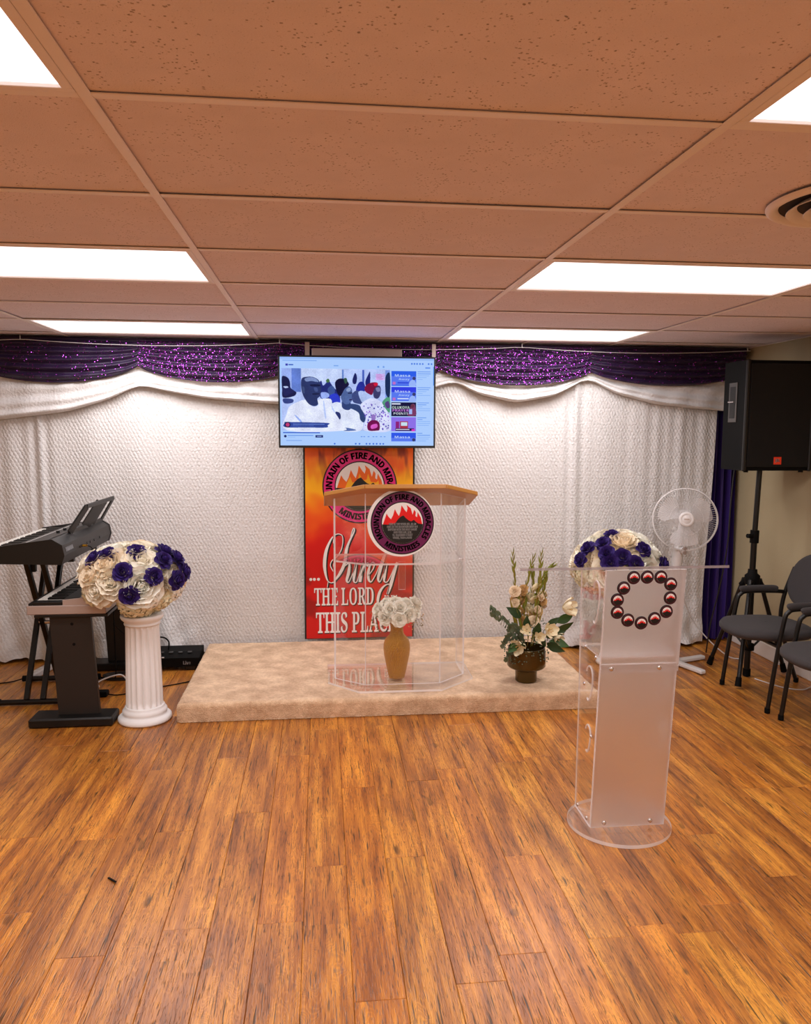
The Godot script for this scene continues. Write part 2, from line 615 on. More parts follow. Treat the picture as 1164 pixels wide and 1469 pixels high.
func make_materials() -> void:
	var wood := wood_textures()
	var tints := [Color(1, 1, 1), Color(0.95, 0.93, 0.92), Color(1.0, 0.97, 0.93), Color(0.92, 0.90, 0.91), Color(0.98, 0.99, 0.95), Color(0.96, 0.92, 0.87)]
	for i in tints.size():
		var m := mat("floor_oak_%d" % i, tints[i], 0.31)
		m.albedo_texture = wood[0]
		m.metallic_specular = 0.5
		bump(m, wood[1], 0.13)
	mat("subfloor", Color(0.13, 0.08, 0.05), 0.9)
	var tiles := tile_textures()
	var tints2 := [Color(0.925, 0.87, 0.90), Color(0.915, 0.86, 0.885), Color(0.93, 0.875, 0.905)]
	for i in 3:
		var m := mat("ceiling_tile_%d" % i, tints2[i], 0.95)
		m.albedo_texture = tiles[0]
		bump(m, tiles[1], 0.25)
	mat("grid_tee", Color(0.92, 0.88, 0.87), 0.5)
	mat("plenum", Color(0.2, 0.16, 0.14), 0.9)
	tri_bump(mat("wall_paint", Color(0.70, 0.64, 0.51), 0.8), noise_texture(256, 0.08, 71), 0.05, 3.0)
	mat("white_trim", Color(0.92, 0.90, 0.88), 0.45)
	# cloth
	var ros := rosette_texture()
	var wc := cloth("white_curtain", Color(0.875, 0.865, 0.865), 0.2)
	bump(wc, ros, 0.42)
	wc.uv1_scale = Vector3(5.2, 5.2, 1)
	wc.backlight_enabled = true
	wc.backlight = Color(0.12, 0.12, 0.12)
	var ws := cloth("white_swag", Color(0.86, 0.85, 0.85), 0.25)
	bump(ws, noise_texture(256, 0.06, 73), 0.3)
	ws.uv1_scale = Vector3(3, 3, 1)
	var pc := cloth("purple_curtain", Color(0.17, 0.075, 0.40), 0.35)
	pc.roughness = 0.6
	var pv := cloth("purple_valance", Color(0.12, 0.035, 0.18), 0.2)
	pv.roughness = 0.5
	var sq := mat("sequin", Color(0.66, 0.28, 0.76), 0.2, 0.9)
	sq.metallic_specular = 0.6
	# carpet
	var cp := cloth("carpet", Color(1, 1, 1), 0.3)
	cp.albedo_texture = mottle(512, Color(0.72, 0.57, 0.44), Color(1.0, 0.88, 0.74), 0.011, 81, 5)
	bump(cp, noise_texture(512, 0.30, 83, 2), 0.7)
	cp.uv1_triplanar = true
	cp.uv1_world_triplanar = true
	cp.uv1_scale = Vector3.ONE * 1.1
	# acrylic
	var ac := mat("clear_acrylic", Color(0.97, 0.97, 0.98, 0.008), 0.02)
	ac.transparency = BaseMaterial3D.TRANSPARENCY_ALPHA
	var ae := mat("acrylic_edge", Color(0.98, 0.96, 0.97, 0.72), 0.35)
	ae.transparency = BaseMaterial3D.TRANSPARENCY_ALPHA
	var ad := mat("plate_edge", Color(0.62, 0.57, 0.58, 0.5), 0.3)
	ad.transparency = BaseMaterial3D.TRANSPARENCY_ALPHA
	var fr := mat("frosted_acrylic", Color(0.98, 0.965, 0.965, 0.03), 0.5)
	fr.transparency = BaseMaterial3D.TRANSPARENCY_ALPHA
	fr.refraction_enabled = true
	fr.refraction_scale = 0.049
	mat("screw", Color(0.86, 0.84, 0.84), 0.2, 0.9)
	# blacks and metals
	mat("black_plastic", Color(0.035, 0.033, 0.035), 0.42)
	mat("soft_black", Color(0.018, 0.0175, 0.019), 0.75).metallic_specular = 0.3
	mat("black_metal", Color(0.025, 0.024, 0.027), 0.35, 0.1)
	mat("dark_gray_plastic", Color(0.10, 0.097, 0.10), 0.45)
	mat("silver_plastic", Color(0.70, 0.63, 0.60), 0.38, 0.25)
	mat("dark_laminate", Color(0.13, 0.105, 0.095), 0.5)
	mat("key_white", Color(0.92, 0.91, 0.88), 0.25)
	mat("key_black", Color(0.02, 0.02, 0.02), 0.3)
	mat("white_plastic", Color(0.90, 0.89, 0.89), 0.35)
	var cl := mat("pale_blade", Color(0.93, 0.92, 0.93, 0.5), 0.3)
	cl.transparency = BaseMaterial3D.TRANSPARENCY_ALPHA
	mat("wire_white", Color(0.85, 0.84, 0.84), 0.35, 0.2)
	tri_bump(mat("speaker_grille", Color(0.010, 0.010, 0.012), 0.85), noise_texture(256, 0.4, 91, 1), 0.2, 8.0)
	mat("badge_orange", Color(0.92, 0.22, 0.07), 0.4)
	tri_bump(cloth("chair_fabric", Color(0.20, 0.185, 0.19), 0.35), noise_texture(256, 0.35, 93, 2), 0.12, 7.0)
	# plaster, brass, wood
	mat("plaster", Color(0.95, 0.95, 0.955), 0.55)
	var gold := mat("gold_glaze", Color(0.80, 0.57, 0.12), 0.26, 0.7)
	bump(gold, ros, 1.1)
	gold.uv1_scale = Vector3(5, 4, 1)
	mat("smoked_gold", Color(0.34, 0.27, 0.13), 0.12, 0.6)
	mat("lectern_wood", Color(0.78, 0.55, 0.27), 0.4)
	# flowers
	var pet := {"cream_petal": Color(0.99, 0.96, 0.89), "ivory_petal": Color(0.985, 0.98, 0.94), "peach_petal": Color(0.99, 0.92, 0.81), "purple_petal": Color(0.17, 0.06, 0.40), "hydrangea_petal": Color(0.95, 0.93, 0.80), "lily_petal": Color(0.97, 0.93, 0.80), "dried_petal": Color(0.86, 0.71, 0.46)}
	for k in pet:
		var m := cloth(k, pet[k], 0.25)
		m.roughness = 0.7
		m.backlight_enabled = true
		m.backlight = Color(0.45, 0.42, 0.38) if k != "purple_petal" else Color(0.1, 0.05, 0.2)
	for k in [["leaf_green", Color(0.18, 0.33, 0.13)], ["leaf_dark", Color(0.10, 0.22, 0.11)], ["stem_green", Color(0.50, 0.52, 0.18)], ["eucalyptus", Color(0.40, 0.47, 0.40)], ["olive_stem", Color(0.58, 0.50, 0.15)], ["moss", Color(0.48, 0.45, 0.28)]]:
		var m := mat(k[0], k[1], 0.55)
		m.backlight_enabled = true
		m.backlight = Color(0.2, 0.25, 0.1)
	# print
	mat("print_black", Color(0.012, 0.010, 0.016), 0.5)
	mat("print_white", Color(0.95, 0.94, 0.94), 0.45)
	mat("print_pink", Color(0.88, 0.10, 0.50), 0.4)
	mat("print_purple", Color(0.42, 0.06, 0.32), 0.4)
	mat("badge_maroon", Color(0.26, 0.035, 0.12), 0.35)
	mat("handle_gray", Color(0.30, 0.29, 0.285), 0.5)
	mat("print_red", Color(0.90, 0.05, 0.07), 0.4)
	mat("print_orange", Color(0.95, 0.42, 0.06), 0.4)
	mat("print_yellow", Color(0.98, 0.72, 0.10), 0.4)
	mat("print_silver", Color(0.66, 0.66, 0.68), 0.4)
	# lamp
	var em := mat("lamp_diffuser", Color(0.95, 0.95, 0.95), 0.4)
	em.emission_enabled = true
	em.emission = LAMP_COLOR
	em.emission_energy_multiplier = LAMP_GLOW


# ---------------------------------------------------------------- room shell

func build_shell() -> void:
	var t := 0.12
	var w := structure("wall_back")
	part("wall_panel", bx(Vector3(WALL_LEFT - t, -0.1, WALL_BACK - t), Vector3(WALL_RIGHT + t, CEIL + 0.3, WALL_BACK)), M.wall_paint, w)
	w = structure("wall_right")
	part("wall_panel", bx(Vector3(WALL_RIGHT, -0.1, WALL_BACK), Vector3(WALL_RIGHT + t, CEIL + 0.3, WALL_FRONT)), M.wall_paint, w)
	w = structure("wall_left")
	part("wall_panel", bx(Vector3(WALL_LEFT - t, -0.1, WALL_BACK), Vector3(WALL_LEFT, CEIL + 0.3, WALL_FRONT)), M.wall_paint, w)
	w = structure("wall_front")
	part("wall_panel", bx(Vector3(WALL_LEFT - t, -0.1, WALL_FRONT), Vector3(WALL_RIGHT + t, CEIL + 0.3, WALL_FRONT + t)), M.wall_paint, w)
	var b := structure("baseboard_right")
	part("board", bx(Vector3(WALL_RIGHT - 0.014, 0.001, WALL_BACK + 0.001), Vector3(WALL_RIGHT - 0.0002, 0.105, WALL_FRONT - 0.001), 0.004), M.white_trim, b)
	b = structure("baseboard_left")
	part("board", bx(Vector3(WALL_LEFT + 0.0002, 0.001, WALL_BACK + 0.001), Vector3(WALL_LEFT + 0.014, 0.105, WALL_FRONT - 0.001), 0.004), M.white_trim, b)


func build_floor() -> void:
	var f := structure("floor")
	part("subfloor", bx(Vector3(WALL_LEFT, -0.1, WALL_BACK), Vector3(WALL_RIGHT, -0.006, WALL_FRONT)), M.subfloor, f)
	var pw := 0.1468
	var pl := 1.30
	# where board ends show in the photograph: column -> z of one joint
	var known := {2: -0.8369, 0: -0.7343, 8: -0.5072, 9: -0.6158, 11: -0.6626, -1: -1.4260, 10: -1.1510, 4: -0.8402, -3: -1.4660, 16: -0.9273, 14: -0.7923, 6: -0.4668}
	var x0 := -0.382
	var lo := int(floor((WALL_LEFT - x0) / pw))
	var hi := int(ceil((WALL_RIGHT - x0) / pw))
	for c in range(lo, hi):
		var xa: float = maxf(x0 + c * pw, WALL_LEFT)
		var xb: float = minf(x0 + (c + 1) * pw, WALL_RIGHT)
		if xb - xa < 0.01:
			continue
		var joint: float = known[c] if known.has(c) else rng.randf_range(0, pl)
		var z := WALL_BACK + fposmod(joint - WALL_BACK, pl) - pl
		while z < WALL_FRONT:
			var za: float = maxf(z, WALL_BACK)
			var zb: float = minf(z + pl, WALL_FRONT)
			z += pl
			if zb - za < 0.02:
				continue
			var st := st_new()
			plank(st, xa + 0.0004, xb - 0.0004, za + 0.0004, zb - 0.0004, Vector2(rng.randf(), rng.randf()), rng.randf() < 0.5)
			part("plank", st.commit(), M["floor_oak_%d" % rng.randi_range(0, 5)], f)


func plank(st: SurfaceTool, xa: float, xb: float, za: float, zb: float, off: Vector2, mirror: bool) -> void:
	var c := 0.0016
	var y := rng.randf_range(-0.0004, 0.0)
	var d := y - 0.0016
	var uv := func(p: Vector3) -> Vector2:
		var u := (p.x - xa) / 0.9
		return Vector2(off.x + (-u if mirror else u), off.y + (p.z - za) / 3.6)
	var a := Vector3(xa + c, y, za + c)
	var b := Vector3(xb - c, y, za + c)
	var e := Vector3(xb - c, y, zb - c)
	var g := Vector3(xa + c, y, zb - c)
	var a2 := Vector3(xa, d, za)
	var b2 := Vector3(xb, d, za)
	var e2 := Vector3(xb, d, zb)
	var g2 := Vector3(xa, d, zb)
	quad(st, a, b, e, g, Vector3.UP, [uv.call(a), uv.call(b), uv.call(e), uv.call(g)])
	for s in [[a, b, b2, a2, Vector3(0, 1, -1)], [b, e, e2, b2, Vector3(1, 1, 0)], [e, g, g2, e2, Vector3(0, 1, 1)], [g, a, a2, g2, Vector3(-1, 1, 0)]]:
		quad(st, s[0], s[1], s[2], s[3], s[4].normalized(), [uv.call(s[0]), uv.call(s[1]), uv.call(s[2]), uv.call(s[3])])
		var dn := Vector3(0, -0.004, 0)
		quad(st, s[3], s[2], s[2] + dn, s[3] + dn, Vector3(s[4].x, 0, s[4].z).normalized(), [uv.call(s[3]), uv.call(s[2]), uv.call(s[2]), uv.call(s[3])])


func has_lamp(i: int, k: int) -> bool:
	return (i == -1 or i == 1) and posmod(k, 3) == 2


# ceiling cells: column i spans x from i*GX to (i+1)*GX, row k spans z from -k*GZ to -(k+1)*GZ
func build_ceiling() -> void:
	var c := structure("ceiling")
	part("slab", bx(Vector3(WALL_LEFT - 0.12, CEIL + 0.16, WALL_BACK - 0.12), Vector3(WALL_RIGHT + 0.12, CEIL + 0.3, WALL_FRONT + 0.12)), M.plenum, c)
	var xs := [WALL_LEFT, -2 * GX, -GX, 0.0, GX, 2 * GX, WALL_RIGHT]
	var n := 0
	for i in xs.size() - 1:
		for k in range(-8, 7):
			var za: float = minf(-k * GZ, WALL_FRONT)
			var zb: float = maxf(-(k + 1) * GZ, WALL_BACK)
			if za - zb < 0.05:
				continue
			var col := i - 3
			if has_lamp(col, k):
				continue
			var spans := [[xs[i], xs[i + 1]]]
			if k == 6 and col == 1:
				spans = [[xs[i], 1.815], [1.815, xs[i + 1]]]
			for s in spans:
				var st := st_new()
				tile(st, s[0] + 0.004, s[1] - 0.004, zb + 0.003, za - 0.007, CEIL + 0.003 + rng.randf_range(0, 0.002), rng.randi_range(0, 3))
				part("tile", st.commit(), M["ceiling_tile_%d" % (n % 3)], c)
				n += 1
	# T bars: mains along z, cross tees along x
	for x in [-2 * GX, -GX, 0.0, GX, 2 * GX]:
		part("main_runner", bx(Vector3(x - 0.012, CEIL - 0.003, WALL_BACK), Vector3(x + 0.012, CEIL, WALL_FRONT), 0.0008), M.grid_tee, c)
		part("runner_web", bx(Vector3(x - 0.001, CEIL, WALL_BACK), Vector3(x + 0.001, CEIL + 0.03, WALL_FRONT)), M.grid_tee, c)
	for i in xs.size() - 1:
		for k in range(-7, 7):
			var z := -k * GZ
			part("cross_tee", bx(Vector3(xs[i] + 0.012, CEIL - 0.0022, z - 0.012), Vector3(xs[i + 1] - 0.012, CEIL + 0.0006, z + 0.012), 0.0008), M.grid_tee, c)
	part("cross_tee", bx(Vector3(1.803, CEIL - 0.0022, WALL_BACK), Vector3(1.827, CEIL + 0.0006, -6 * GZ - 0.012), 0.0008), M.grid_tee, c)
	part("wall_angle", bx(Vector3(WALL_RIGHT - 0.022, CEIL - 0.003, WALL_BACK), Vector3(WALL_RIGHT, CEIL + 0.001, WALL_FRONT)), M.grid_tee, c)
	part("wall_angle", bx(Vector3(WALL_LEFT, CEIL - 0.003, WALL_BACK), Vector3(WALL_LEFT + 0.022, CEIL + 0.001, WALL_FRONT)), M.grid_tee, c)
	part("wall_angle", bx(Vector3(WALL_LEFT + 0.03, CEIL - 0.003, WALL_BACK), Vector3(WALL_RIGHT - 0.03, CEIL + 0.001, WALL_BACK + 0.022)), M.grid_tee, c)


func tile(st: SurfaceTool, xa: float, xb: float, za: float, zb: float, y: float, turn: int) -> void:
	var uv := func(p: Vector3) -> Vector2:
		var u := (p.x - xa) / GX
		var v := (p.z - za) / GZ
		if turn & 1:
			u = 1.0 - u
		if turn & 2:
			v = 1.0 - v
		return Vector2(u, v)
	var a := Vector3(xa, y, za)
	var b := Vector3(xb, y, za)
	var c := Vector3(xb, y, zb)
	var d := Vector3(xa, y, zb)
	var up := Vector3(0, 0.016, 0)
	quad(st, a, b, c, d, Vector3.DOWN, [uv.call(a), uv.call(b), uv.call(c), uv.call(d)])
	quad(st, a + up, b + up, c + up, d + up, Vector3.UP)
	quad(st, a, b, b + up, a + up, Vector3.FORWARD)
	quad(st, c, d, d + up, c + up, Vector3.BACK)
	quad(st, a, d, d + up, a + up, Vector3.LEFT)
	quad(st, b, c, c + up, b + up, Vector3.RIGHT)


func ceiling_light(cx: float, cz: float, k: int) -> void:
	var side := "beside the keyboards' side of the ceiling" if cx < 0 else "on the loudspeaker's side of the ceiling"
	var where: String = {5: "next to the draped back wall", 2: "second row from the draped back wall", -1: "third row from the draped back wall", -4: "fourth row from the draped back wall", -7: "fifth row from the draped back wall"}[k]
	var t := thing("ceiling_light", "lit fluorescent ceiling panel, %s, %s" % [where, "keyboard side" if cx < 0 else "loudspeaker side"], "ceiling light", Vector3(cx, CEIL, cz), "fluorescent ceiling panels")
	var hx := GX * 0.5 - 0.013
	var hz := GZ * 0.5 - 0.013
	var st := st_new()
	add_bx(st, Vector3(-hx, -0.003, -hz), Vector3(hx, 0.012, -hz + 0.016), 0.001)
	add_bx(st, Vector3(-hx, -0.003, hz - 0.016), Vector3(hx, 0.012, hz), 0.001)
	add_bx(st, Vector3(-hx, -0.003, -hz + 0.016), Vector3(-hx + 0.02, 0.012, hz - 0.016), 0.001)
	add_bx(st, Vector3(hx - 0.02, -0.003, -hz + 0.016), Vector3(hx, 0.012, hz - 0.016), 0.001)
	part("frame", st.commit(), M.grid_tee, t)
	st = st_new()
	var lx := hx - 0.02
	var lz := hz - 0.016
	quad(st, Vector3(-lx, 0.004, -lz), Vector3(lx, 0.004, -lz), Vector3(lx, 0.004, lz), Vector3(-lx, 0.004, lz), Vector3.DOWN)
	quad(st, Vector3(-lx, 0.007, -lz), Vector3(lx, 0.007, -lz), Vector3(lx, 0.007, lz), Vector3(-lx, 0.007, lz), Vector3.UP)
	part("diffuser_lens", st.commit(), M.lamp_diffuser, t)
	part("housing", bx(Vector3(-hx, 0.013, -hz), Vector3(hx, 0.10, hz)), M.grid_tee, t)
	var l := AreaLight3D.new()
	l.name = "panel_light"
	l.area_size = Vector2(GX - 0.08, GZ - 0.07)
	l.light_energy = LAMP_ENERGY
	l.light_color = LAMP_COLOR
	l.shadow_enabled = true
	l.area_range = 14.0
	l.position = Vector3(0, -0.006, 0)
	l.rotation = Vector3(-PI / 2, 0, 0)
	t.add_child(l)


func build_vent() -> void:
	var t := thing("ceiling_vent", "round stepped ceiling air vent beside the fluorescent panel", "air vent", Vector3(1.835, CEIL - 0.003, -0.43))
	part("rim", lathe_mesh([Vector2(0.205, 0.0), Vector2(0.215, -0.010), Vector2(0.226, -0.012), Vector2(0.236, -0.006), Vector2(0.238, 0.0)], 56), M.grid_tee, t)
	part("throat", lathe_mesh([Vector2(0.001, 0.0015), Vector2(0.206, 0.0015)], 40), M.plenum, t)
	for i in 4:
		var r := 0.185 - i * 0.043
		part("ring", lathe_mesh([Vector2(r - 0.026, 0.0), Vector2(r - 0.012, -0.012 - i * 0.004), Vector2(r, -0.018 - i * 0.005), Vector2(r + 0.002, -0.016 - i * 0.005), Vector2(r - 0.010, -0.008 - i * 0.004), Vector2(r - 0.022, 0.0)], 48), M.grid_tee, t)


# ---------------------------------------------------------------- drapery

func pl(pts: Array, x: float) -> float:
	for i in pts.size() - 1:
		if x <= pts[i + 1][0] or i == pts.size() - 2:
			var t := clampf((x - pts[i][0]) / (pts[i + 1][0] - pts[i][0]), 0.0, 1.0)
			return lerpf(pts[i][1], pts[i + 1][1], t)
	return pts[0][1]


func bell(x: float, c: float, w: float) -> float:
	return exp(-pow((x - c) / w, 2.0))


# depth of the white backdrop cloth at x, y
func backdrop_z(x: float, y: float) -> float:
	var z := -3.895
	var low := clampf(1.0 - y / 0.55, 0.0, 1.0)
	z += 0.004 * sin(x * 9.0 + 1.3) * (0.4 + low) + 0.003 * sin(x * 23.0 + y * 1.2)
	# gathers: left edge, beside the gladioli, far side by the fan
	z += bell(x, -1.45, 0.06) * 0.014 * sin((x + 1.45) * 70.0 + y * 0.4)
	z += bell(x, -1.85, 0.35) * 0.006 * sin(x * 46.0 + 0.6 * y)
	z += bell(x, 2.22, 0.08) * 0.010 * sin((x - 2.2) * 62.0)
	z += smoothstep(2.35, 3.0, x) * (0.003 * sin(x * 38.0 + 0.5 * sin(y * 2.0)) + 0.003 * sin(x * 71.0 + 2.0))
	# shallow pulls where the cloth is pinned
	z += 0.006 * sin((x * 2.1 + y * 1.7) * 2.3) * (1.0 - low)
	# fuller and creased towards the hem
	var off: float = smoothstep(-0.30, -0.6, x) + smoothstep(1.95, 2.25, x)
	z += off * low * low * (0.075 + 0.03 * sin(x * 17.0) + 0.018 * sin(x * 41.0 + 1.0 + y * 9.0) + 0.010 * sin(x * 27.0 - y * 31.0))
	return z


func backdrop_panel(called: String, label: String, xa: float, xb: float, shift: float, right_slant := 0.0) -> void:
	var st := st_new()
	var nx := int((xb - xa) / 0.011)
	var ny := 96
	var rows := []
	var uvs := []
	for j in ny + 1:
		var v := float(j) / ny
		var row := []
		var uvr := []
		for i in nx + 1:
			var u := float(i) / nx
			var x := lerpf(xa, xb - right_slant * v, u)
			var hem := 0.012 + 0.012 * absf(sin(x * 13.0)) + 0.008 * absf(sin(x * 37.0))
			var y := lerpf(2.05, hem, v)
			row.append(Vector3(x, y, backdrop_z(x, y) + shift))
			uvr.append(Vector2(lerpf(xa, xb, u), y))
		rows.append(row)
		uvs.append(uvr)
	sheet(st, rows, uvs, false, true)
	var o := part(numbered(called), st.commit(), M.white_curtain, self)
	tag(o, label, "curtain", "white backdrop curtains")


func build_curtains() -> void:
	backdrop_panel("white_curtain", "white puckered backdrop curtain behind the keyboards, gathered at its edge", WALL_LEFT + 0.06, -1.43, 0.012)
	backdrop_panel("white_curtain", "broad white puckered backdrop curtain behind the television and lectern", -1.46, 2.24, 0.0)
	backdrop_panel("white_curtain", "white puckered backdrop curtain behind the fan, beside the purple curtain", 2.21, 3.29, 0.012, 0.07)
	# purple side curtain
	var st := st_new()
	var rows := []
	for j in 41:
		var y := lerpf(2.03, 0.015, j / 40.0)
		var row := []
		for i in 121:
			var x := lerpf(3.13, 3.475, i / 120.0)
			var a := 0.028 + 0.012 * sin(y * 1.3)
			row.append(Vector3(x + 0.006 * sin(y * 4.0 + x * 20.0), y, -3.955 + a * sin(x * 105.0 + 0.5 * sin(y * 2.2)) + 0.010 * sin(x * 231.0 + 1.0)))
		rows.append(row)
	sheet(st, rows, null, false, true)
	tag(part("purple_curtain", st.commit(), M.purple_curtain, self), "deep purple pleated side curtain hanging in the corner behind the loudspeaker", "curtain")
	# hanging wire and its hooks
	var w := thing("curtain_wire", "thin pale wire strung under the ceiling along the purple valance", "wire")
	var pts := []
	for i in 61:
		var x := lerpf(-2.55, 3.44, i / 60.0)
		pts.append(Vector3(x, CEIL - 0.030 - 0.030 * pow(absf(sin((x - 0.15) * 1.92)), 0.8), -3.765))
	part("strand", tube_mesh(pts, 0.0022, 6), M.wire_white, w)
	for x in [-1.49, 0.15, 1.79, 3.42]:
		part("hook", tube_mesh([Vector3(x, CEIL - 0.004, -3.765), Vector3(x, CEIL - 0.034, -3.765)], 0.0025, 6), M.wire_white, w)


func swag_surface(st: SurfaceTool, xa: float, xb: float, top: Callable, bottom: Callable, z_at: Callable, nx: int, ny: int) -> Array:
	var rows := []
	var uvs := []
	for j in ny + 1:
		var v := float(j) / ny
		var row := []
		var uvr := []
		for i in nx + 1:
			var u := float(i) / nx
			var x := lerpf(xa, xb, u)
			var y: float = lerpf(top.call(x, u), bottom.call(x, u), v)
			row.append(Vector3(x, y, z_at.call(x, u, v)))
			uvr.append(Vector2(x, y))
		rows.append(row)
		uvs.append(uvr)
	sheet(st, rows, uvs, false, true)
	return rows


func build_swags() -> void:
	# white swags: lower edge read off the photograph
	var low := [[-2.52, 1.60], [-1.67, 1.629], [-1.229, 1.687], [-0.98, 1.765], [-0.778, 1.864], [-0.60, 1.822], [-0.327, 1.776], [0.121, 1.743], [0.60, 1.742], [1.0, 1.795], [1.216, 1.872], [1.342, 1.91], [1.50, 1.825], [1.774, 1.765], [2.05, 1.815], [2.287, 1.94], [2.50, 1.835], [2.79, 1.764], [3.10, 1.735], [3.33, 1.718]]
	var spans := [[-2.54, -0.778, "white draped swag above the keyboards"], [-0.778, 1.342, "wide white draped swag passing behind the television"], [1.342, 2.287, "white draped swag between the television and the fan"], [2.287, 3.33, "white draped swag ending beside the loudspeaker"]]
	for s in spans:
		var st := st_new()
		var xa: float = s[0]
		var xb: float = s[1]
		var n := int((xb - xa) / 0.012)
		swag_surface(st, xa, xb,
			func(x, _u): return 2.06,
			func(x, _u): return 0.25 * pl(low, x - 0.05) + 0.5 * pl(low, x) + 0.25 * pl(low, x + 0.05),
			func(x, u, v):
				var belly := pow(sin(PI * clampf(u, 0.0, 1.0)), 0.7)
				var fold := 0.010 * sin(v * v * 21.0 + 1.4 * sin(PI * u)) * (0.35 + 0.65 * belly)
				var roll := 0.030 * belly * smoothstep(0.55, 0.97, v) * (1.0 - 1.3 * smoothstep(0.96, 1.0, v))
				return -3.845 + fold + roll + 0.004 * sin(x * 31.0 + v * 5.0),
			n, 40)
		tag(part(numbered("white_swag"), st.commit(), M.white_swag, self), s[2], "swag", "white swags along the back wall")
	# purple sequinned swags
	var nodes := [-2.55, -1.86, -0.775, 0.27, 1.24, 2.296, 3.44]
	var names := ["in the corner past the keyboards", "above the upper keyboard", "between the keyboards and the television", "partly hidden behind the television", "between the television and the fan", "ending above the loudspeaker"]
	for i in nodes.size() - 1:
		var xa: float = nodes[i]
		var xb: float = nodes[i + 1]
		var st := st_new()
		var pk_a := 1.985
		var pk_b := 1.985
		var trough := 1.872 if i < 2 else (1.884 if i != 5 else 1.892)
		var z_at := func(x, u, v):
			var belly := pow(sin(PI * clampf(u, 0.0, 1.0)), 0.6)
			return -3.812 + 0.022 * belly * sin(PI * clampf(v, 0, 1)) + (0.004 + 0.008 * belly) * sin(v * 34.0 + 2.2 * sin(PI * u) + i) + 0.003 * sin(x * 40.0 + v * 9.0)
		var top_at := func(_x, _u): return CEIL - 0.008
		var bot_at := func(_x, u): return lerpf(pk_a, pk_b, u) - (1.985 - trough) * pow(4.0 * u * (1.0 - u), 0.75)
		swag_surface(st, xa, xb, top_at, bot_at, z_at, 90, 70)
		var o := part(numbered("purple_valance"), st.commit(), M.purple_valance, self)
		tag(o, "purple sequinned valance swag " + names[i], "valance", "purple sequinned valance")
		# sequins: small mirrored discs in rows along the folds
		var disc := st_new()
		for k in 6:
			tri(disc, Vector3.ZERO, Vector3(cos(TAU * k / 6), sin(TAU * k / 6), 0), Vector3(cos(TAU * (k + 1) / 6), sin(TAU * (k + 1) / 6), 0), Vector3.BACK, Vector3.BACK, Vector3.BACK)
		var mm := MultiMesh.new()
		mm.transform_format = MultiMesh.TRANSFORM_3D
		mm.mesh = disc.commit()
		var count := 700 if i in [0, 1, 5] else 3000
		mm.instance_count = count
		for q in count:
			var u := rng.randf()
			var v := rng.randf_range(0.08, 0.985)
			v = (floor(v * 26.0) + rng.randf_range(0.3, 0.7)) / 26.0
			var x := lerpf(xa, xb, u)
			var y: float = lerpf(top_at.call(x, u), bot_at.call(x, u), v)
			var b := Basis.from_euler(Vector3(rng.randfn(-0.25, 0.45), rng.randfn(0, 0.40), rng.randf() * TAU)).scaled(Vector3.ONE * rng.randf_range(0.0020, 0.0034))
			mm.set_instance_transform(q, Transform3D(b, Vector3(x, y, z_at.call(x, u, v) + 0.004)))
		var mi := MultiMeshInstance3D.new()
		mi.name = "sequins"
		mi.multimesh = mm
		mi.material_override = M.sequin
		mi.set_meta("kind", "stuff")
		o.add_child(mi)


# ---------------------------------------------------------------- television

func fill_poly(im: Image, pts: PackedVector2Array, c: Color) -> void:
	var lo := 1e9
	var hi := -1e9
	for p in pts:
		lo = minf(lo, p.y)
		hi = maxf(hi, p.y)
	for y in range(maxi(0, int(ceil(lo - 0.5))), mini(im.get_height() - 1, int(floor(hi - 0.5))) + 1):
		var xs := []
		var yy := y + 0.5
		for i in pts.size():
			var a := pts[i]
			var b := pts[(i + 1) % pts.size()]
			if (a.y <= yy) != (b.y <= yy):
				xs.append(a.x + (b.x - a.x) * (yy - a.y) / (b.y - a.y))
		xs.sort()
		for i in range(0, xs.size() - 1, 2):
			var x0 := maxi(0, roundi(xs[i]))
			var x1 := mini(im.get_width(), roundi(xs[i + 1]))
			if x1 > x0:
				im.fill_rect(Rect2i(x0, y, x1 - x0, 1), c)


# print text into a picture from the outlines of the letters; centre at c, capital height h in pixels
func print_text(im: Image, s: String, font: Font, c: Vector2, h: float, width: float, col: Color) -> void:
	var t := TextMesh.new()
	t.text = s
	t.font = font
	t.font_size = 48
	t.pixel_size = h / 35.0
	t.depth = 0.0
	t.curve_step = 3.0
	var arr := t.surface_get_arrays(0)
	var v: PackedVector3Array = arr[Mesh.ARRAY_VERTEX]
	var ix: PackedInt32Array = arr[Mesh.ARRAY_INDEX]
	var lo := 1e9
	var hi := -1e9
	for p in v:
		lo = minf(lo, p.x)
		hi = maxf(hi, p.x)
	var k := width / (hi - lo) if width > 0.0 else 1.0
	for i in range(0, ix.size(), 3):
		var tp := PackedVector2Array()
		for q in 3:
			var p: Vector3 = v[ix[i + q]]
			tp.append(c + Vector2((p.x - (lo + hi) * 0.5) * k, -p.y))
		fill_poly(im, tp, col)


func smooth_poly(raw: Array, f: Callable) -> PackedVector2Array:
	var p := []
	for i in range(0, raw.size(), 2):
		var q: Vector2 = f.call(raw[i], raw[i + 1])
		p.append(q)
	var out := PackedVector2Array()
	var n := p.size()
	for i in n:
		for k in 4:
			var t := k / 4.0
			var a: Vector2 = p[posmod(i - 1, n)]
			var b: Vector2 = p[i]
			var c: Vector2 = p[(i + 1) % n]
			var d: Vector2 = p[(i + 2) % n]
			out.append(0.5 * (2.0 * b + (c - a) * t + (2.0 * a - 5.0 * b + 4.0 * c - d) * t * t + (3.0 * b - a - 3.0 * c + d) * t * t * t))
	return out


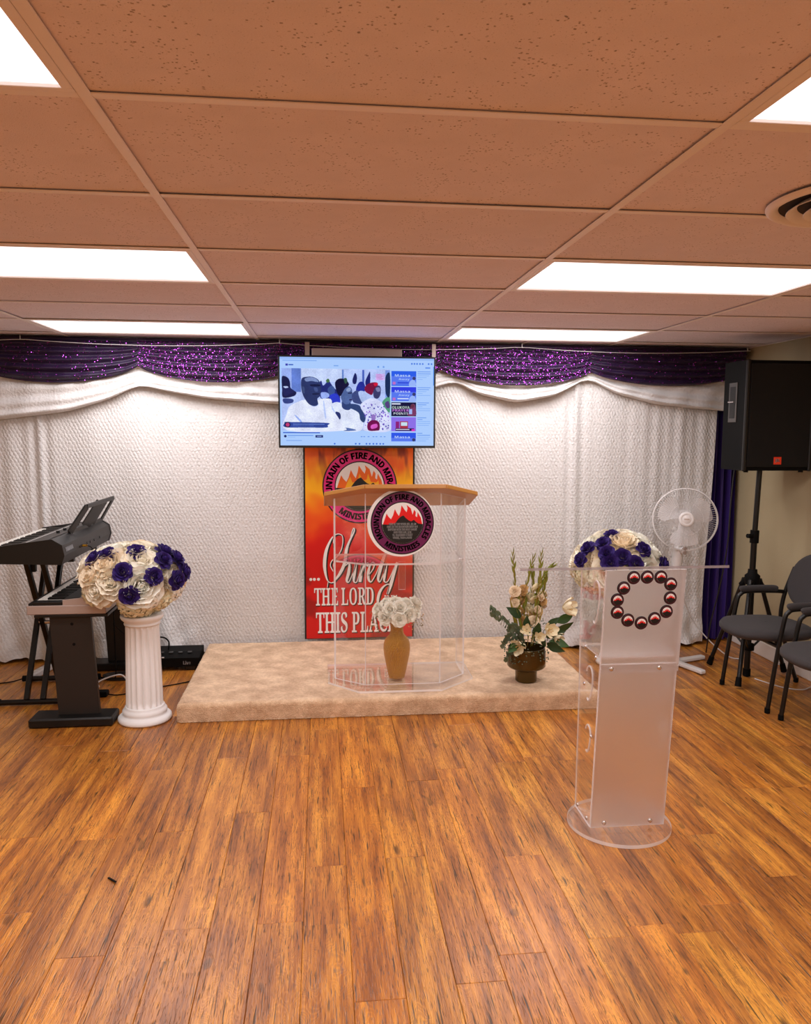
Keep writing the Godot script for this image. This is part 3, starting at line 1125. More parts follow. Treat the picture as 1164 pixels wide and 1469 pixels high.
# the web page on the screen: a video of a seated congregation with a column of thumbnails
func screen_picture() -> ImageTexture:
	var W := 1100
	var H := 630
	var im := Image.create(W, H, false, Image.FORMAT_RGB8)
	im.fill(Color8(172, 205, 255))
	var sx := W / 224.5
	var sy := H / 129.0
	# A: coordinates of the enlarged look at the video; B: of the look at the thumbnails
	var A := func(x: float, y: float) -> Vector2: return Vector2((395.0 + x / 6.651 - 399.3) * sx, (520.0 + y / 6.651 - 511.3) * sy)
	var B := func(x: float, y: float) -> Vector2: return Vector2((550.0 + x / 10.49 - 399.3) * sx, (505.0 + y / 10.49 - 511.3) * sy)
	var ra := func(x0: float, y0: float, x1: float, y1: float, c: Color) -> void:
		var p: Vector2 = A.call(x0, y0)
		var q: Vector2 = A.call(x1, y1)
		im.fill_rect(Rect2i(int(p.x), int(p.y), maxi(1, int(q.x - p.x)), maxi(1, int(q.y - p.y))), c)
	var rb := func(x0: float, y0: float, x1: float, y1: float, c: Color) -> void:
		var p: Vector2 = B.call(x0, y0)
		var q: Vector2 = B.call(x1, y1)
		im.fill_rect(Rect2i(int(p.x), int(p.y), maxi(1, int(q.x - p.x)), maxi(1, int(q.y - p.y))), c)
	var pa := func(raw: Array, c: Color) -> void: fill_poly(im, smooth_poly(raw, A), c)
	var dot := func(c: Vector2, r: float, col: Color) -> void: fill_poly(im, circle2(r, 20, c), col)
	# browser bars
	im.fill_rect(Rect2i(0, 0, W, 14), Color8(150, 186, 246))
	im.fill_rect(Rect2i(20, 22, 240, 5), Color8(120, 165, 240))
	ra.call(85, 8, 108, 28, Color8(60, 60, 170))
	ra.call(114, 12, 160, 24, Color8(60, 95, 190))
	ra.call(545, 18, 590, 28, Color8(120, 165, 235))
	for x in [975.0, 1027.0]:
		dot.call(A.call(x, 28), 7, Color8(115, 160, 235))
	for x in [430.0, 470.0, 510.0, 555.0, 598.0, 690.0, 735.0]:
		dot.call(B.call(x, 148), 6, Color8(70, 120, 225))
	rb.call(640, 200, 715, 220, Color8(90, 140, 235))
	# video
	ra.call(45, 52, 1090, 655, Color8(178, 196, 248))
	ra.call(45, 52, 140, 330, Color8(150, 172, 236))
	ra.call(140, 52, 230, 280, Color8(98, 126, 208))
	ra.call(235, 52, 625, 180, Color8(196, 212, 252))
	ra.call(625, 60, 640, 180, Color8(96, 130, 205))
	ra.call(640, 60, 720, 190, Color8(182, 200, 250))
	ra.call(820, 60, 840, 260, Color8(70, 96, 190))
	ra.call(1045, 60, 1090, 330, Color8(120, 148, 225))
	ra.call(950, 95, 1040, 160, Color8(205, 180, 245))
	for q in 4:
		ra.call(960, 105 + q * 13, 1010 + 12 * (q % 2), 109 + q * 13, Color8(225, 90, 175))
	pa.call([725, 160, 750, 90, 768, 130, 760, 190, 735, 195], Color8(28, 34, 96))
	pa.call([850, 170, 880, 100, 895, 80, 895, 190, 860, 220], Color8(30, 34, 110))
	pa.call([760, 240, 790, 180, 830, 180, 850, 240, 820, 300, 770, 290], Color8(36, 46, 150))
	# people further back
	pa.call([48, 140, 75, 128, 110, 150, 125, 190, 130, 240, 175, 275, 185, 290, 160, 320, 60, 335, 50, 250], Color8(22, 26, 72))
	pa.call([55, 235, 90, 225, 120, 240, 150, 262, 165, 280, 120, 300, 70, 320], Color8(30, 34, 86))
	pa.call([60, 345, 150, 350, 145, 385, 70, 390], Color8(52, 66, 130))
	pa.call([60, 228, 95, 224, 110, 236, 80, 244], Color8(190, 205, 250))
	pa.call([410, 190, 425, 170, 440, 215, 470, 190, 490, 160, 510, 185, 530, 215, 560, 250, 590, 260, 605, 330, 590, 365, 560, 385, 520, 380, 480, 350, 430, 345, 405, 300], Color8(34, 44, 120))
	pa.call([420, 285, 470, 280, 500, 300, 490, 330, 430, 340], Color8(150, 172, 240))
	pa.call([485, 250, 520, 215, 548, 235, 555, 280, 530, 310, 500, 300], Color8(62, 86, 150))
	pa.call([500, 320, 560, 290, 600, 330, 600, 380, 540, 385], Color8(44, 60, 200))
	pa.call([470, 165, 490, 148, 505, 168, 495, 185, 478, 185], Color8(70, 110, 70))
	# woman with a bun, hand to her chin
	pa.call([525, 395, 590, 375, 660, 425, 740, 450, 795, 470, 795, 530, 830, 565, 800, 655, 625, 655, 600, 560, 555, 470], Color8(222, 230, 255))
	pa.call([560, 470, 600, 480, 610, 520, 600, 545, 575, 520], Color8(40, 52, 110))
	pa.call([630, 625, 700, 630, 760, 650, 640, 656], Color8(84, 108, 170))
	pa.call([632, 350, 700, 370, 705, 440, 660, 450, 622, 420], Color8(48, 66, 120))
	pa.call([612, 320, 635, 255, 680, 220, 715, 240, 724, 285, 736, 315, 722, 335, 718, 362, 694, 388, 660, 395, 628, 372], Color8(78, 100, 156))
	pa.call([668, 245, 698, 232, 710, 255, 690, 272, 668, 268], Color8(140, 160, 204))
	pa.call([682, 284, 718, 280, 719, 288, 684, 292], Color8(26, 32, 74))
	pa.call([694, 348, 720, 345, 718, 354, 696, 357], Color8(40, 30, 78))
	pa.call([556, 195, 580, 155, 620, 145, 662, 158, 690, 195, 680, 220, 650, 245, 625, 290, 605, 315, 575, 280], Color8(18, 18, 56))
	pa.call([640, 150, 665, 140, 675, 175, 655, 195], Color8(52, 88, 74))
	pa.call([665, 400, 720, 390, 790, 405, 830, 460, 852, 520, 835, 572, 800, 545, 785, 480, 720, 440, 670, 425], Color8(46, 66, 116))
	# person in a flowered dress and red head wrap
	pa.call([720, 300, 760, 260, 800, 270, 850, 300, 880, 340, 830, 390, 780, 390, 730, 370], Color8(60, 74, 130))
	pa.call([780, 280, 830, 265, 890, 320, 870, 350, 820, 380], Color8(170, 190, 235))
	pa.call([800, 410, 870, 345, 950, 340, 1030, 395, 1088, 500, 1088, 655, 850, 655, 835, 600, 855, 520], Color8(214, 220, 255))
	var rr := RandomNumberGenerator.new()
	rr.seed = 5
	for q in 110:
		var p: Vector2 = A.call(rr.randf_range(835, 1080), rr.randf_range(380, 640))
		dot.call(p, rr.randf_range(2.0, 6.0), [Color8(108, 84, 190), Color8(70, 70, 170), Color8(150, 110, 220)][q % 3])
	pa.call([930, 235, 960, 212, 992, 215, 1000, 260, 992, 310, 965, 338, 930, 318], Color8(58, 60, 110))
	pa.call([950, 235, 985, 228, 995, 262, 965, 270], Color8(128, 132, 178))
	pa.call([842, 235, 870, 198, 920, 180, 965, 182, 970, 208, 935, 245, 915, 300, 880, 290, 850, 268], Color8(120, 18, 62))
	pa.call([930, 190, 965, 184, 968, 206, 940, 215], Color8(205, 26, 60))
	pa.call([1015, 370, 1050, 330, 1088, 320, 1088, 470, 1050, 440, 1025, 400], Color8(80, 150, 120))
	pa.call([1040, 385, 1075, 360, 1088, 420, 1060, 430], Color8(80, 60, 120))
	pa.call([1045, 130, 1088, 90, 1088, 310, 1050, 290], Color8(22, 44, 88))
	pa.call([870, 590, 900, 555, 945, 548, 985, 575, 988, 640, 960, 652, 880, 650], Color8(108, 12, 74))
	pa.call([905, 510, 925, 490, 948, 505, 945, 545, 915, 545], Color8(150, 120, 200))
	pa.call([905, 600, 960, 585, 965, 620, 910, 635], Color8(210, 90, 190))
	# man in white in front
	pa.call([92, 655, 95, 480, 125, 415, 200, 375, 275, 355, 335, 418, 395, 405, 388, 355, 515, 345, 525, 440, 570, 500, 628, 600, 628, 655], Color8(224, 230, 255))
	pa.call([168, 510, 180, 508, 232, 560, 222, 575], Color8(150, 172, 238))
	pa.call([440, 380, 452, 378, 470, 520, 456, 524], Color8(184, 202, 250))
	pa.call([238, 150, 290, 132, 350, 135, 400, 165, 418, 215, 420, 270, 408, 320, 385, 345, 392, 395, 360, 415, 310, 400, 272, 355, 245, 300, 232, 230], Color8(42, 54, 104))
	pa.call([265, 150, 320, 134, 372, 148, 398, 182, 330, 172, 280, 178], Color8(122, 140, 190))
	pa.call([320, 205, 405, 205, 410, 222, 330, 224], Color8(22, 28, 66))
	pa.call([355, 235, 385, 240, 390, 272, 362, 272], Color8(66, 82, 136))
	pa.call([340, 292, 398, 290, 400, 302, 345, 305], Color8(26, 32, 70))
	pa.call([240, 230, 262, 235, 264, 290, 248, 285], Color8(64, 80, 128))
	# caption strip
	pa.call([70, 578, 70, 572, 280, 574, 490, 580, 482, 602, 470, 624, 280, 624, 72, 622], Color8(48, 70, 152))
	dot.call(A.call(98, 598), 20, Color8(20, 22, 60))
	dot.call(A.call(98, 598), 14, Color8(190, 60, 120))
	ra.call(150, 590, 455, 597, Color8(110, 138, 215))
	ra.call(150, 608, 350, 613, Color8(92, 120, 205))
	# title and buttons under the video
	ra.call(55, 672, 410, 682, Color8(48, 92, 205))
	dot.call(A.call(75, 710), 9, Color8(26, 36, 100))
	ra.call(98, 700, 345, 708, Color8(98, 145, 230))
	ra.call(98, 718, 170, 723, Color8(140, 180, 245))
	ra.call(366, 700, 438, 724, Color8(24, 36, 104))
	ra.call(380, 708, 425, 715, Color8(150, 175, 240))
	for x in [805.0, 830.0, 872.0, 920.0, 950.0, 995.0, 1030.0]:
		ra.call(x, 710, x + 18, 718, Color8(92, 140, 230))
	ra.call(85, 750, 235, 756, Color8(112, 155, 235))
	for x in [550.0, 755.0, 792.0, 860.0, 892.0, 928.0, 960.0, 995.0, 1025.0]:
		dot.call(A.call(x, 783), 6, Color8(60, 110, 220))
	# thumbnails and their captions
	var ys := [[262, 490], [508, 725], [745, 960], [975, 1195], [1218, 1355]]
	var base := [Color8(40, 92, 232), Color8(46, 60, 226), Color8(16, 16, 60), Color8(140, 112, 232), Color8(44, 86, 232)]
	for i in 5:
		rb.call(115, ys[i][0], 500, ys[i][1], base[i])
	for i in [0, 1, 4]:
		var y: float = ys[i][0]
		rb.call(115, y + 80, 500, minf(y + 215, ys[i][1]), Color8(86, 120, 240))
		print_text(im, "Massa", bold, B.call(285, y + 68), 17, 110, Color8(205, 222, 255))
		if i < 4:
			print_text(im, "Away", bold, B.call(310, y + 125), 15, 80, Color8(170, 196, 255))
			rb.call(210, y + 172, 385, y + 190, Color8(214, 226, 255) if i == 1 else Color8(36, 64, 210))
			rb.call(135, y + 165, 180, y + 210, Color8(190, 110, 200))
			fill_poly(im, smooth_poly([390, y + 225, 400, y + 160, 440, y + 130, 480, y + 150, 495, y + 222], B), Color8(150, 180, 250))
		dot.call(B.call(465, y + 110), 12, Color8(52, 56, 110))
	rb.call(120, 758, 260, 780, Color8(220, 226, 255))
	print_text(im, "OLUKOYA", bold, B.call(262, 825), 20, 128, Color8(214, 238, 214))
	print_text(im, "PRAYER", bold, B.call(260, 870), 18, 120, Color8(214, 130, 226))
	print_text(im, "POINTS", bold, B.call(262, 918), 17, 106, Color8(228, 238, 235))
	fill_poly(im, smooth_poly([370, 950, 395, 880, 420, 780, 470, 770, 492, 830, 495, 945], B), Color8(120, 56, 100))
	dot.call(B.call(440, 800), 14, Color8(96, 44, 70))
	rb.call(390, 850, 440, 930, Color8(160, 180, 240))
	rb.call(185, 1045, 240, 1150, Color8(140, 30, 120))
	rb.call(250, 1040, 375, 1160, Color8(170, 50, 70))
	rb.call(265, 1052, 365, 1112, Color8(196, 224, 240))
	rb.call(180, 1150, 470, 1190, Color8(30, 22, 70))
	rb.call(185, 1160, 400, 1174, Color8(226, 220, 255))
	rb.call(430, 1160, 480, 1195, Color8(225, 50, 190))
	for i in 5:
		var y: float = ys[i][0]
		for q in [0, 1, 2, 3, 4]:
			if y + 6 + q * 30 > 1345:
				continue
			rb.call(520, y + 4 + q * 30, [722, 724, 700, 660, 600][(q + i) % 5], y + 12 + q * 30, Color8(60, 120, 230) if q < 2 else Color8(122, 168, 244))
	rb.call(765, 190, 778, 480, Color8(60, 130, 230))
	# cloth folds and shading in the filmed picture, then the soft look of a compressed video
	var fo := noise_bytes(220, 126, W, H, 0.045, 131, 4)
	var sp := noise_bytes(550, 315, W, H, 0.16, 132, 2)
	var px := im.get_data()
	var v0: Vector2 = A.call(45, 52)
	var v1: Vector2 = A.call(1090, 655)
	for y in range(int(v0.y), int(v1.y)):
		for x in range(int(v0.x), int(v1.x)):
			var q := y * W + x
			var k := 1.0 + 0.16 * (fo[q] / 255.0 - 0.45) + 0.14 * (sp[q] / 255.0 - 0.5)
			for ch in 3:
				px[q * 3 + ch] = clampi(int(px[q * 3 + ch] * k), 0, 255)
	im = Image.create_from_data(W, H, false, Image.FORMAT_RGB8, px)
	im.resize(330, 189, Image.INTERPOLATE_LANCZOS)
	im.resize(840, 480, Image.INTERPOLATE_CUBIC)
	return ImageTexture.create_from_image(im)


func build_tv() -> void:
	var t := thing("television", "wall-mounted flat television showing a blue-tinted video page", "television", Vector3(0.661, 1.7545, -3.66))
	var w := 1.038
	var h := 0.602
	var st := st_new()
	var b := 0.0115
	add_bx(st, Vector3(-w / 2, -h / 2, -0.03), Vector3(-w / 2 + b, h / 2, 0.0), 0.002)
	add_bx(st, Vector3(w / 2 - b, -h / 2, -0.03), Vector3(w / 2, h / 2, 0.0), 0.002)
	add_bx(st, Vector3(-w / 2 + b, h / 2 - b, -0.03), Vector3(w / 2 - b, h / 2, 0.0), 0.002)
	add_bx(st, Vector3(-w / 2 + b, -h / 2, -0.03), Vector3(w / 2 - b, -h / 2 + 0.016, 0.0), 0.002)
	part("bezel", st.commit(), M.black_plastic, t)
	part("back_cover", bx(Vector3(-w / 2 + 0.002, -h / 2 + 0.002, -0.062), Vector3(w / 2 - 0.002, h / 2 - 0.002, -0.030), 0.012), M.black_plastic, t)
	var sm := mat("screen_page", Color(0.01, 0.01, 0.01), 0.35)
	sm.metallic_specular = 0.2
	sm.emission_enabled = true
	sm.emission = Color(0, 0, 0)
	sm.emission_texture = screen_picture()
	sm.emission_energy_multiplier = SCREEN_GLOW
	st = st_new()
	var x0 := -w / 2 + b
	var x1 := w / 2 - b
	var y0 := -h / 2 + 0.016
	var y1 := h / 2 - b
	quad(st, Vector3(x0, y1, -0.003), Vector3(x1, y1, -0.003), Vector3(x1, y0, -0.003), Vector3(x0, y0, -0.003), Vector3.BACK)
	part("screen", st.commit(), sm, t)
	part("mount_plate", bx(Vector3(-0.30, 0.16, -0.11), Vector3(0.30, 0.355, -0.072), 0.003), M.silver_plastic, t)
	part("mount_arm", bx(Vector3(-0.03, -0.1, -0.115), Vector3(0.03, 0.15, -0.063), 0.003), M.black_metal, t)
	part("hanger_strap", bx(Vector3(-0.345, 0.29, -0.09), Vector3(-0.315, 0.395, -0.084)), M.silver_plastic, t)
	part("hanger_strap", bx(Vector3(0.505, 0.29, -0.09), Vector3(0.53, 0.395, -0.084)), M.silver_plastic, t)
	var l := AreaLight3D.new()
	l.name = "screen_light"
	l.area_size = Vector2(x1 - x0, y1 - y0)
	l.light_energy = SCREEN_ENERGY
	l.light_color = Color(0.62, 0.76, 1.0)
	l.shadow_enabled = true
	l.area_range = 12.0
	l.position = Vector3(0, (y0 + y1) / 2, 0.004)
	l.rotation = Vector3(0, PI, 0)
	t.add_child(l)


# ---------------------------------------------------------------- emblem and banner

# round emblem in the xy plane facing +z: ring with lettering, flames over a mountain
func emblem(parent: Node3D, at: Vector3, r: float, ring: Material, flame: Material, tongue: Material, lines: bool) -> void:
	var e := Node3D.new()
	e.name = "emblem"
	e.position = at
	parent.add_child(e, true)
	var s := 0.0006
	part("outer_rim", slab_mesh(circle2(r, 64), 0, s), M.print_black, e)
	part("ring", slab_mesh(circle2(r * 0.965, 64), s, s * 2), ring, e)
	part("inner_rim", slab_mesh(circle2(r * 0.675, 64), s * 2, s * 3), M.print_black, e)
	part("centre_disc", slab_mesh(circle2(r * 0.645, 64), s * 3, s * 4), M.print_white, e)
	var f := [[-0.62, -0.06], [-0.50, 0.30], [-0.44, 0.20], [-0.36, 0.12], [-0.30, 0.24], [-0.24, 0.44], [-0.17, 0.30], [-0.11, 0.22], [-0.06, 0.38], [-0.03, 0.56], [0.06, 0.42], [0.13, 0.34], [0.16, 0.46], [0.13, 0.57], [0.26, 0.46], [0.32, 0.26], [0.37, 0.42], [0.42, 0.34], [0.41, 0.22], [0.46, 0.18], [0.48, 0.34], [0.58, 0.16], [0.63, -0.06], [0.3, -0.2], [-0.3, -0.2]]
	var fp := PackedVector2Array()
	for q in f:
		fp.append(Vector2(q[0], q[1]) * r)
	part("flames", slab_mesh(fp, s * 4, s * 5), flame, e)
	var tp := PackedVector2Array()
	for q in [[-0.40, -0.05], [-0.34, 0.10], [-0.26, 0.26], [-0.2, 0.1], [-0.06, 0.14], [-0.01, 0.34], [0.08, 0.16], [0.18, 0.18], [0.22, 0.34], [0.29, 0.12], [0.44, 0.10], [0.5, 0.16], [0.52, -0.05], [0.2, -0.15], [-0.2, -0.15]]:
		tp.append(Vector2(q[0], q[1]) * r)
	part("flame_tongues", slab_mesh(tp, s * 5, s * 5.6), tongue, e)
	var mp := PackedVector2Array()
	for i in 25:
		var a := lerpf(PI + 0.06, TAU - 0.06, i / 24.0)
		mp.append(Vector2(cos(a), sin(a)) * r * 0.642)
	for q in [[0.50, -0.02], [0.42, 0.04], [0.36, 0.10], [0.28, 0.05], [0.20, 0.08], [0.10, 0.16], [0.03, 0.24], [-0.06, 0.20], [-0.14, 0.12], [-0.24, -0.02], [-0.4, -0.05]]:
		mp.append(Vector2(q[0], q[1]) * r)
	part("mountain", slab_mesh(mp, s * 5.6, s * 6.6), M.print_black, e)
	var st := st_new()
	var xf := Transform3D(Basis(), Vector3(0, 0, s * 2.6))
	text_arc(st, "MOUNTAIN OF FIRE AND MIRACLES", bold, r * 0.165, r * 0.82, deg_to_rad(-127), deg_to_rad(127), xf)
	text_arc(st, "MINISTRIES", bold, r * 0.165, r * 0.82, deg_to_rad(180 + 40), deg_to_rad(180 - 40), xf, true)
	part("ring_lettering", st.commit(), M.print_black, e)
	if lines:
		st = st_new()
		var rows := ["FIRE IN THE WORD JER. 23: 29", "FIRE ON THE MOUNTAIN DEUT 4:11", "BAPTISM WITH THE HOLY GHOST", "AND FIRE LUK. 3:16", "13, OLASIMBO STREET", "ONIKE, YABA-LAGOS"]
		var wd := [0.86, 0.98, 0.92, 0.56, 0.64, 0.60]
		for i in 6:
			text_fit(st, rows[i], bold, r * 0.066, r * wd[i], Transform3D(Basis(), Vector3(0, r * (-0.035 - 0.086 * i), s * 7.0)))
		part("verse_lettering", st.commit(), M.print_white, e)


func banner_picture() -> ImageTexture:
	var w := 256
	var h := 512
	var n1 := noise_bytes(64, 128, w, h, 0.03, 101, 3)
	var n2 := noise_bytes(128, 64, w, h, 0.05, 102, 3)
	var rgb := PackedByteArray()
	rgb.resize(w * h * 3)
	for y in h:
		for x in w:
			var i := y * w + x
			var v := float(y) / h
			var u := float(x) / w
			var a := n1[i] / 255.0
			var b := n2[i] / 255.0
			var red := Color(0.82, 0.03, 0.04)
			var gold := Color(0.99, 0.70, 0.05)
			var oran := Color(0.93, 0.36, 0.05)
			var brown := Color(0.45, 0.10, 0.12)
			var t := v + 0.16 * (a - 0.5)
			var c: Color
			if t < 0.24:
				c = oran.lerp(gold, smoothstep(0.06, 0.2, t + 0.1 * (b - 0.5)))
			else:
				c = gold.lerp(oran, smoothstep(0.24, 0.38, t))
			c = c.lerp(red, smoothstep(0.34, 0.52, t))
			# smoky tongues at the top and a paler plume under the emblem
			var sm := smoothstep(0.48, 0.72, b + 0.25 * (a - 0.5)) * (1.0 - smoothstep(0.05, 0.22, v + 0.12 * (a - 0.5)))
			c = c.lerp(brown, sm * 0.85)
			var plume := bell(u, 0.48, 0.16) * bell(v, 0.47, 0.08) * (0.5 + 0.8 * a)
			c = c.lerp(Color(0.96, 0.46, 0.40), clampf(plume, 0.0, 0.75))
			var deep := smoothstep(0.55, 0.75, a) * smoothstep(0.55, 0.7, v)
			c = c.lerp(Color(0.55, 0.0, 0.02), deep * 0.7)
			rgb[i * 3] = int(c.r * 255)
			rgb[i * 3 + 1] = int(c.g * 255)
			rgb[i * 3 + 2] = int(c.b * 255)
	return ImageTexture.create_from_image(Image.create_from_data(w, h, false, Image.FORMAT_RGB8, rgb))


# a brush stroke of changing width in the banner's plane; pts are [x, y, width] in the enlarged look's units
func stroke(st: SurfaceTool, raw: Array, f: Callable, unit: float, z: float, grow := 0.0, shift := Vector2.ZERO) -> void:
	var p := []
	for q in raw:
		var at: Vector2 = f.call(q[0], q[1])
		p.append(Vector3(at.x + shift.x, at.y + shift.y, (q[2] * unit + grow)))
	var path := smooth_path(p, 7)
	for i in path.size() - 1:
		var a: Vector3 = path[i]
		var b: Vector3 = path[i + 1]
		var a0: Vector3 = path[maxi(i - 1, 0)]
		var b1: Vector3 = path[mini(i + 2, path.size() - 1)]
		var da := Vector2(b.x - a0.x, b.y - a0.y).normalized().orthogonal() * a.z * 0.5
		var db := Vector2(b1.x - a.x, b1.y - a.y).normalized().orthogonal() * b.z * 0.5
		quad(st, Vector3(a.x + da.x, a.y + da.y, z), Vector3(b.x + db.x, b.y + db.y, z), Vector3(b.x - db.x, b.y - db.y, z), Vector3(a.x - da.x, a.y - da.y, z), Vector3.BACK)


func build_banner() -> void:
	var zb := -3.842
	var x0 := 0.308
	var x1 := 1.052
	var y0 := 0.113
	var y1 := 1.52
	var t := thing("banner", "tall red and orange printed banner hanging below the television", "banner", Vector3(0, 0, zb))
	var bm := mat("banner_print", Color(1, 1, 1), 0.35)
	bm.albedo_texture = banner_picture()
	part("edge_hem", bx(Vector3(x0 - 0.012, y0, -0.006), Vector3(x1 + 0.012, y1, -0.002)), M.print_black, t)
	var st := st_new()
	quad(st, Vector3(x0, y1, 0), Vector3(x1, y1, 0), Vector3(x1, y0 + 0.004, 0), Vector3(x0, y0 + 0.004, 0), Vector3.BACK)
	quad(st, Vector3(x0, y1, -0.002), Vector3(x1, y1, -0.002), Vector3(x1, y0 + 0.004, -0.002), Vector3(x0, y0 + 0.004, -0.002), Vector3.FORWARD)
	part("printed_sheet", st.commit(), bm, t)
	emblem(t, Vector3(0.683, 1.185, 0.0004), 0.258, M.print_pink, M.print_orange, M.print_yellow, false)
	# lettering; f turns the units of the enlarged look (6.847 to the pixel) into metres
	var f := func(x: float, y: float) -> Vector2: return Vector2(0.308 + (435.0 + x / 6.847 - 440.0) * 0.00487, 0.111 + (917.0 - 750.0 - y / 6.847) * 0.00488)
	var unit := 0.00487 / 6.847
	var strokes := [
		[[470, 130, 4], [484, 80, 7], [500, 45, 9], [505, 75, 12], [455, 180, 18], [428, 260, 26], [412, 380, 28], [370, 480, 26], [320, 550, 15], [285, 582, 7], [245, 560, 10], [222, 480, 22], [215, 390, 30], [228, 280, 28], [260, 190, 18], [300, 125, 9], [345, 100, 7], [385, 115, 7], [395, 165, 7], [380, 250, 6], [340, 320, 6], [290, 360, 6], [272, 410, 7], [300, 470, 8]],
		[[410, 420, 6], [455, 390, 14], [450, 480, 28], [430, 560, 20], [455, 570, 7], [510, 440, 7], [522, 390, 18], [505, 500, 28], [500, 570, 14], [530, 575, 6], [560, 480, 6]],
		[[560, 480, 6], [590, 390, 20], [572, 500, 28], [560, 578, 26]],
		[[575, 520, 6], [610, 410, 9], [642, 392, 16], [632, 424, 20]],
		[[640, 520, 6], [690, 450, 8], [702, 395, 12], [672, 390, 8], [645, 470, 24], [645, 550, 22], [672, 577, 10], [720, 500, 6]],
		[[720, 500, 6], [790, 330, 8], [815, 285, 10], [800, 330, 20], [760, 460, 28], [740, 550, 22], [760, 577, 8], [800, 480, 6]],
		[[800, 480, 6], [822, 390, 20], [802, 520, 26], [802, 577, 12], [840, 570, 7], [900, 440, 7]],
		[[928, 385, 22], [895, 500, 28], [862, 620, 30], [832, 705, 20]],
		[[832, 705, 8], [848, 610, 6], [800, 622, 14], [757, 680, 24], [737, 760, 24], [742, 815, 12]],
		[[250, 560, 4], [240, 625, 5]]]
	st = st_new()
	for s in strokes:
		stroke(st, s, f, unit, 0.0006, 0.007, Vector2(0.007, -0.006))
	part("script_shadow", st.commit(), M.print_black, t)
	st = st_new()
	for s in strokes:
		stroke(st, s, f, unit, 0.0012, 0.0012)
	for x in [80.0, 115.0, 155.0]:
		var c: Vector2 = f.call(x, 545.0)
		slab(st, circle2(0.0105, 14, c), 0.0010, 0.0014)
	part("script_lettering", st.commit(), M.print_white, t)
	var blk := st_new()
	var wht := st_new()
	for q in [["THE LORD", 405, 722, 590, 178], ["IS IN", 865, 758, 130, 84], ["THIS PLACE", 520, 982, 790, 212]]:
		var c: Vector2 = f.call(float(q[1]), float(q[2]))
		text_fit(blk, q[0], serif, q[4] * unit * 1.04, q[3] * unit * 1.02, Transform3D(Basis(), Vector3(c.x + 0.005, c.y - 0.004, 0.0006)))
		text_fit(wht, q[0], serif, q[4] * unit, q[3] * unit, Transform3D(Basis(), Vector3(c.x, c.y, 0.0014)))
	part("verse_shadow", blk.commit(), M.print_black, t)
	part("verse_lettering", wht.commit(), M.print_white, t)


# ---------------------------------------------------------------- platform

func build_platform() -> void:
	var o := thing("altar_platform", "low platform covered in tan carpet under the lectern", "platform")
	var xa := -0.365
	var xb := 1.985
	var za := -3.835
	var zb := -2.618
	var h := 0.105
	var n := FastNoiseLite.new()
	n.seed = 4
	n.frequency = 22.0
	# carpet wraps the deck: a profile that goes under, up, round the edge and in
	var st := st_new()
	var r := 0.022
	var loops := []
	var prof := [[0.0, 0.002]]
	for q in 14:
		prof.append([0.001 * sin(q * 0.24), 0.006 + q * 0.006])
	prof.append_array([[-0.003, h - 0.014], [-0.006, h - 0.009], [-0.010, h - 0.005], [-0.016, h - 0.002], [-0.022, h - 0.0005], [-0.028, h], [-0.06, h]])
	var cx := (xa + xb) * 0.5
	var cz := (za + zb) * 0.5
	var outline := []
	var step := 0.006
	var nx := int((xb - xa - 2 * r) / step)
	var nz := int((zb - za - 2 * r) / step)
	for i in nx:
		outline.append([Vector2(lerpf(xa + r, xb - r, float(i) / nx), zb), Vector2(0, 1)])
	for i in 4:
		var a := i / 4.0 * PI / 2
		outline.append([Vector2(xb - r + r * sin(a), zb - r + r * cos(a)), Vector2(sin(a), cos(a))])
	for i in nz:
		outline.append([Vector2(xb, lerpf(zb - r, za + r, float(i) / nz)), Vector2(1, 0)])
	for i in 4:
		var a := PI / 2 + i / 4.0 * PI / 2
		outline.append([Vector2(xb - r + r * sin(a), za + r + r * cos(a)), Vector2(sin(a), cos(a))])
	for i in nx:
		outline.append([Vector2(lerpf(xb - r, xa + r, float(i) / nx), za), Vector2(0, -1)])
	for i in 4:
		var a := PI + i / 4.0 * PI / 2
		outline.append([Vector2(xa + r + r * sin(a), za + r + r * cos(a)), Vector2(sin(a), cos(a))])
	for i in nz:
		outline.append([Vector2(xa, lerpf(za + r, zb - r, float(i) / nz)), Vector2(-1, 0)])
	for i in 4:
		var a := PI * 1.5 + i / 4.0 * PI / 2
		outline.append([Vector2(xa + r + r * sin(a), zb - r + r * cos(a)), Vector2(sin(a), cos(a))])
	outline.append(outline[0])
	var rows := []
	for pr in prof:
		var row := []
		for q in outline:
			var p: Vector2 = q[0] + q[1] * pr[0]
			var k := 0.0030 * n.get_noise_3d(p.x, pr[1], p.y) + 0.0030 * n.get_noise_3d(p.x * 5.0, pr[1] * 5.0, p.y * 5.0)
			row.append(Vector3(p.x + q[1].x * k, pr[1] + (0.6 * k if pr[1] > 0.09 else 0.0), p.y + q[1].y * k))
		rows.append(row)
	sheet(st, rows, null, true, false)
	# the top, gently uneven
	var m := 0.055
	var top := []
	for j in 61:
		var row := []
		for i in 121:
			var x := lerpf(xa + m, xb - m, i / 120.0)
			var z := lerpf(za + m, zb - m, j / 60.0)
			row.append(Vector3(x, h + 0.0012 * n.get_noise_2d(x * 0.7, z * 0.7), z))
		top.append(row)
	sheet(st, top, null, false, true)
	part("carpet_cover", st.commit(), M.carpet, o)
	part("deck", bx(Vector3(xa + 0.03, 0.001, za + 0.03), Vector3(xb - 0.03, h - 0.006, zb - 0.03)), M.dark_laminate, o)


# ---------------------------------------------------------------- acrylic pieces

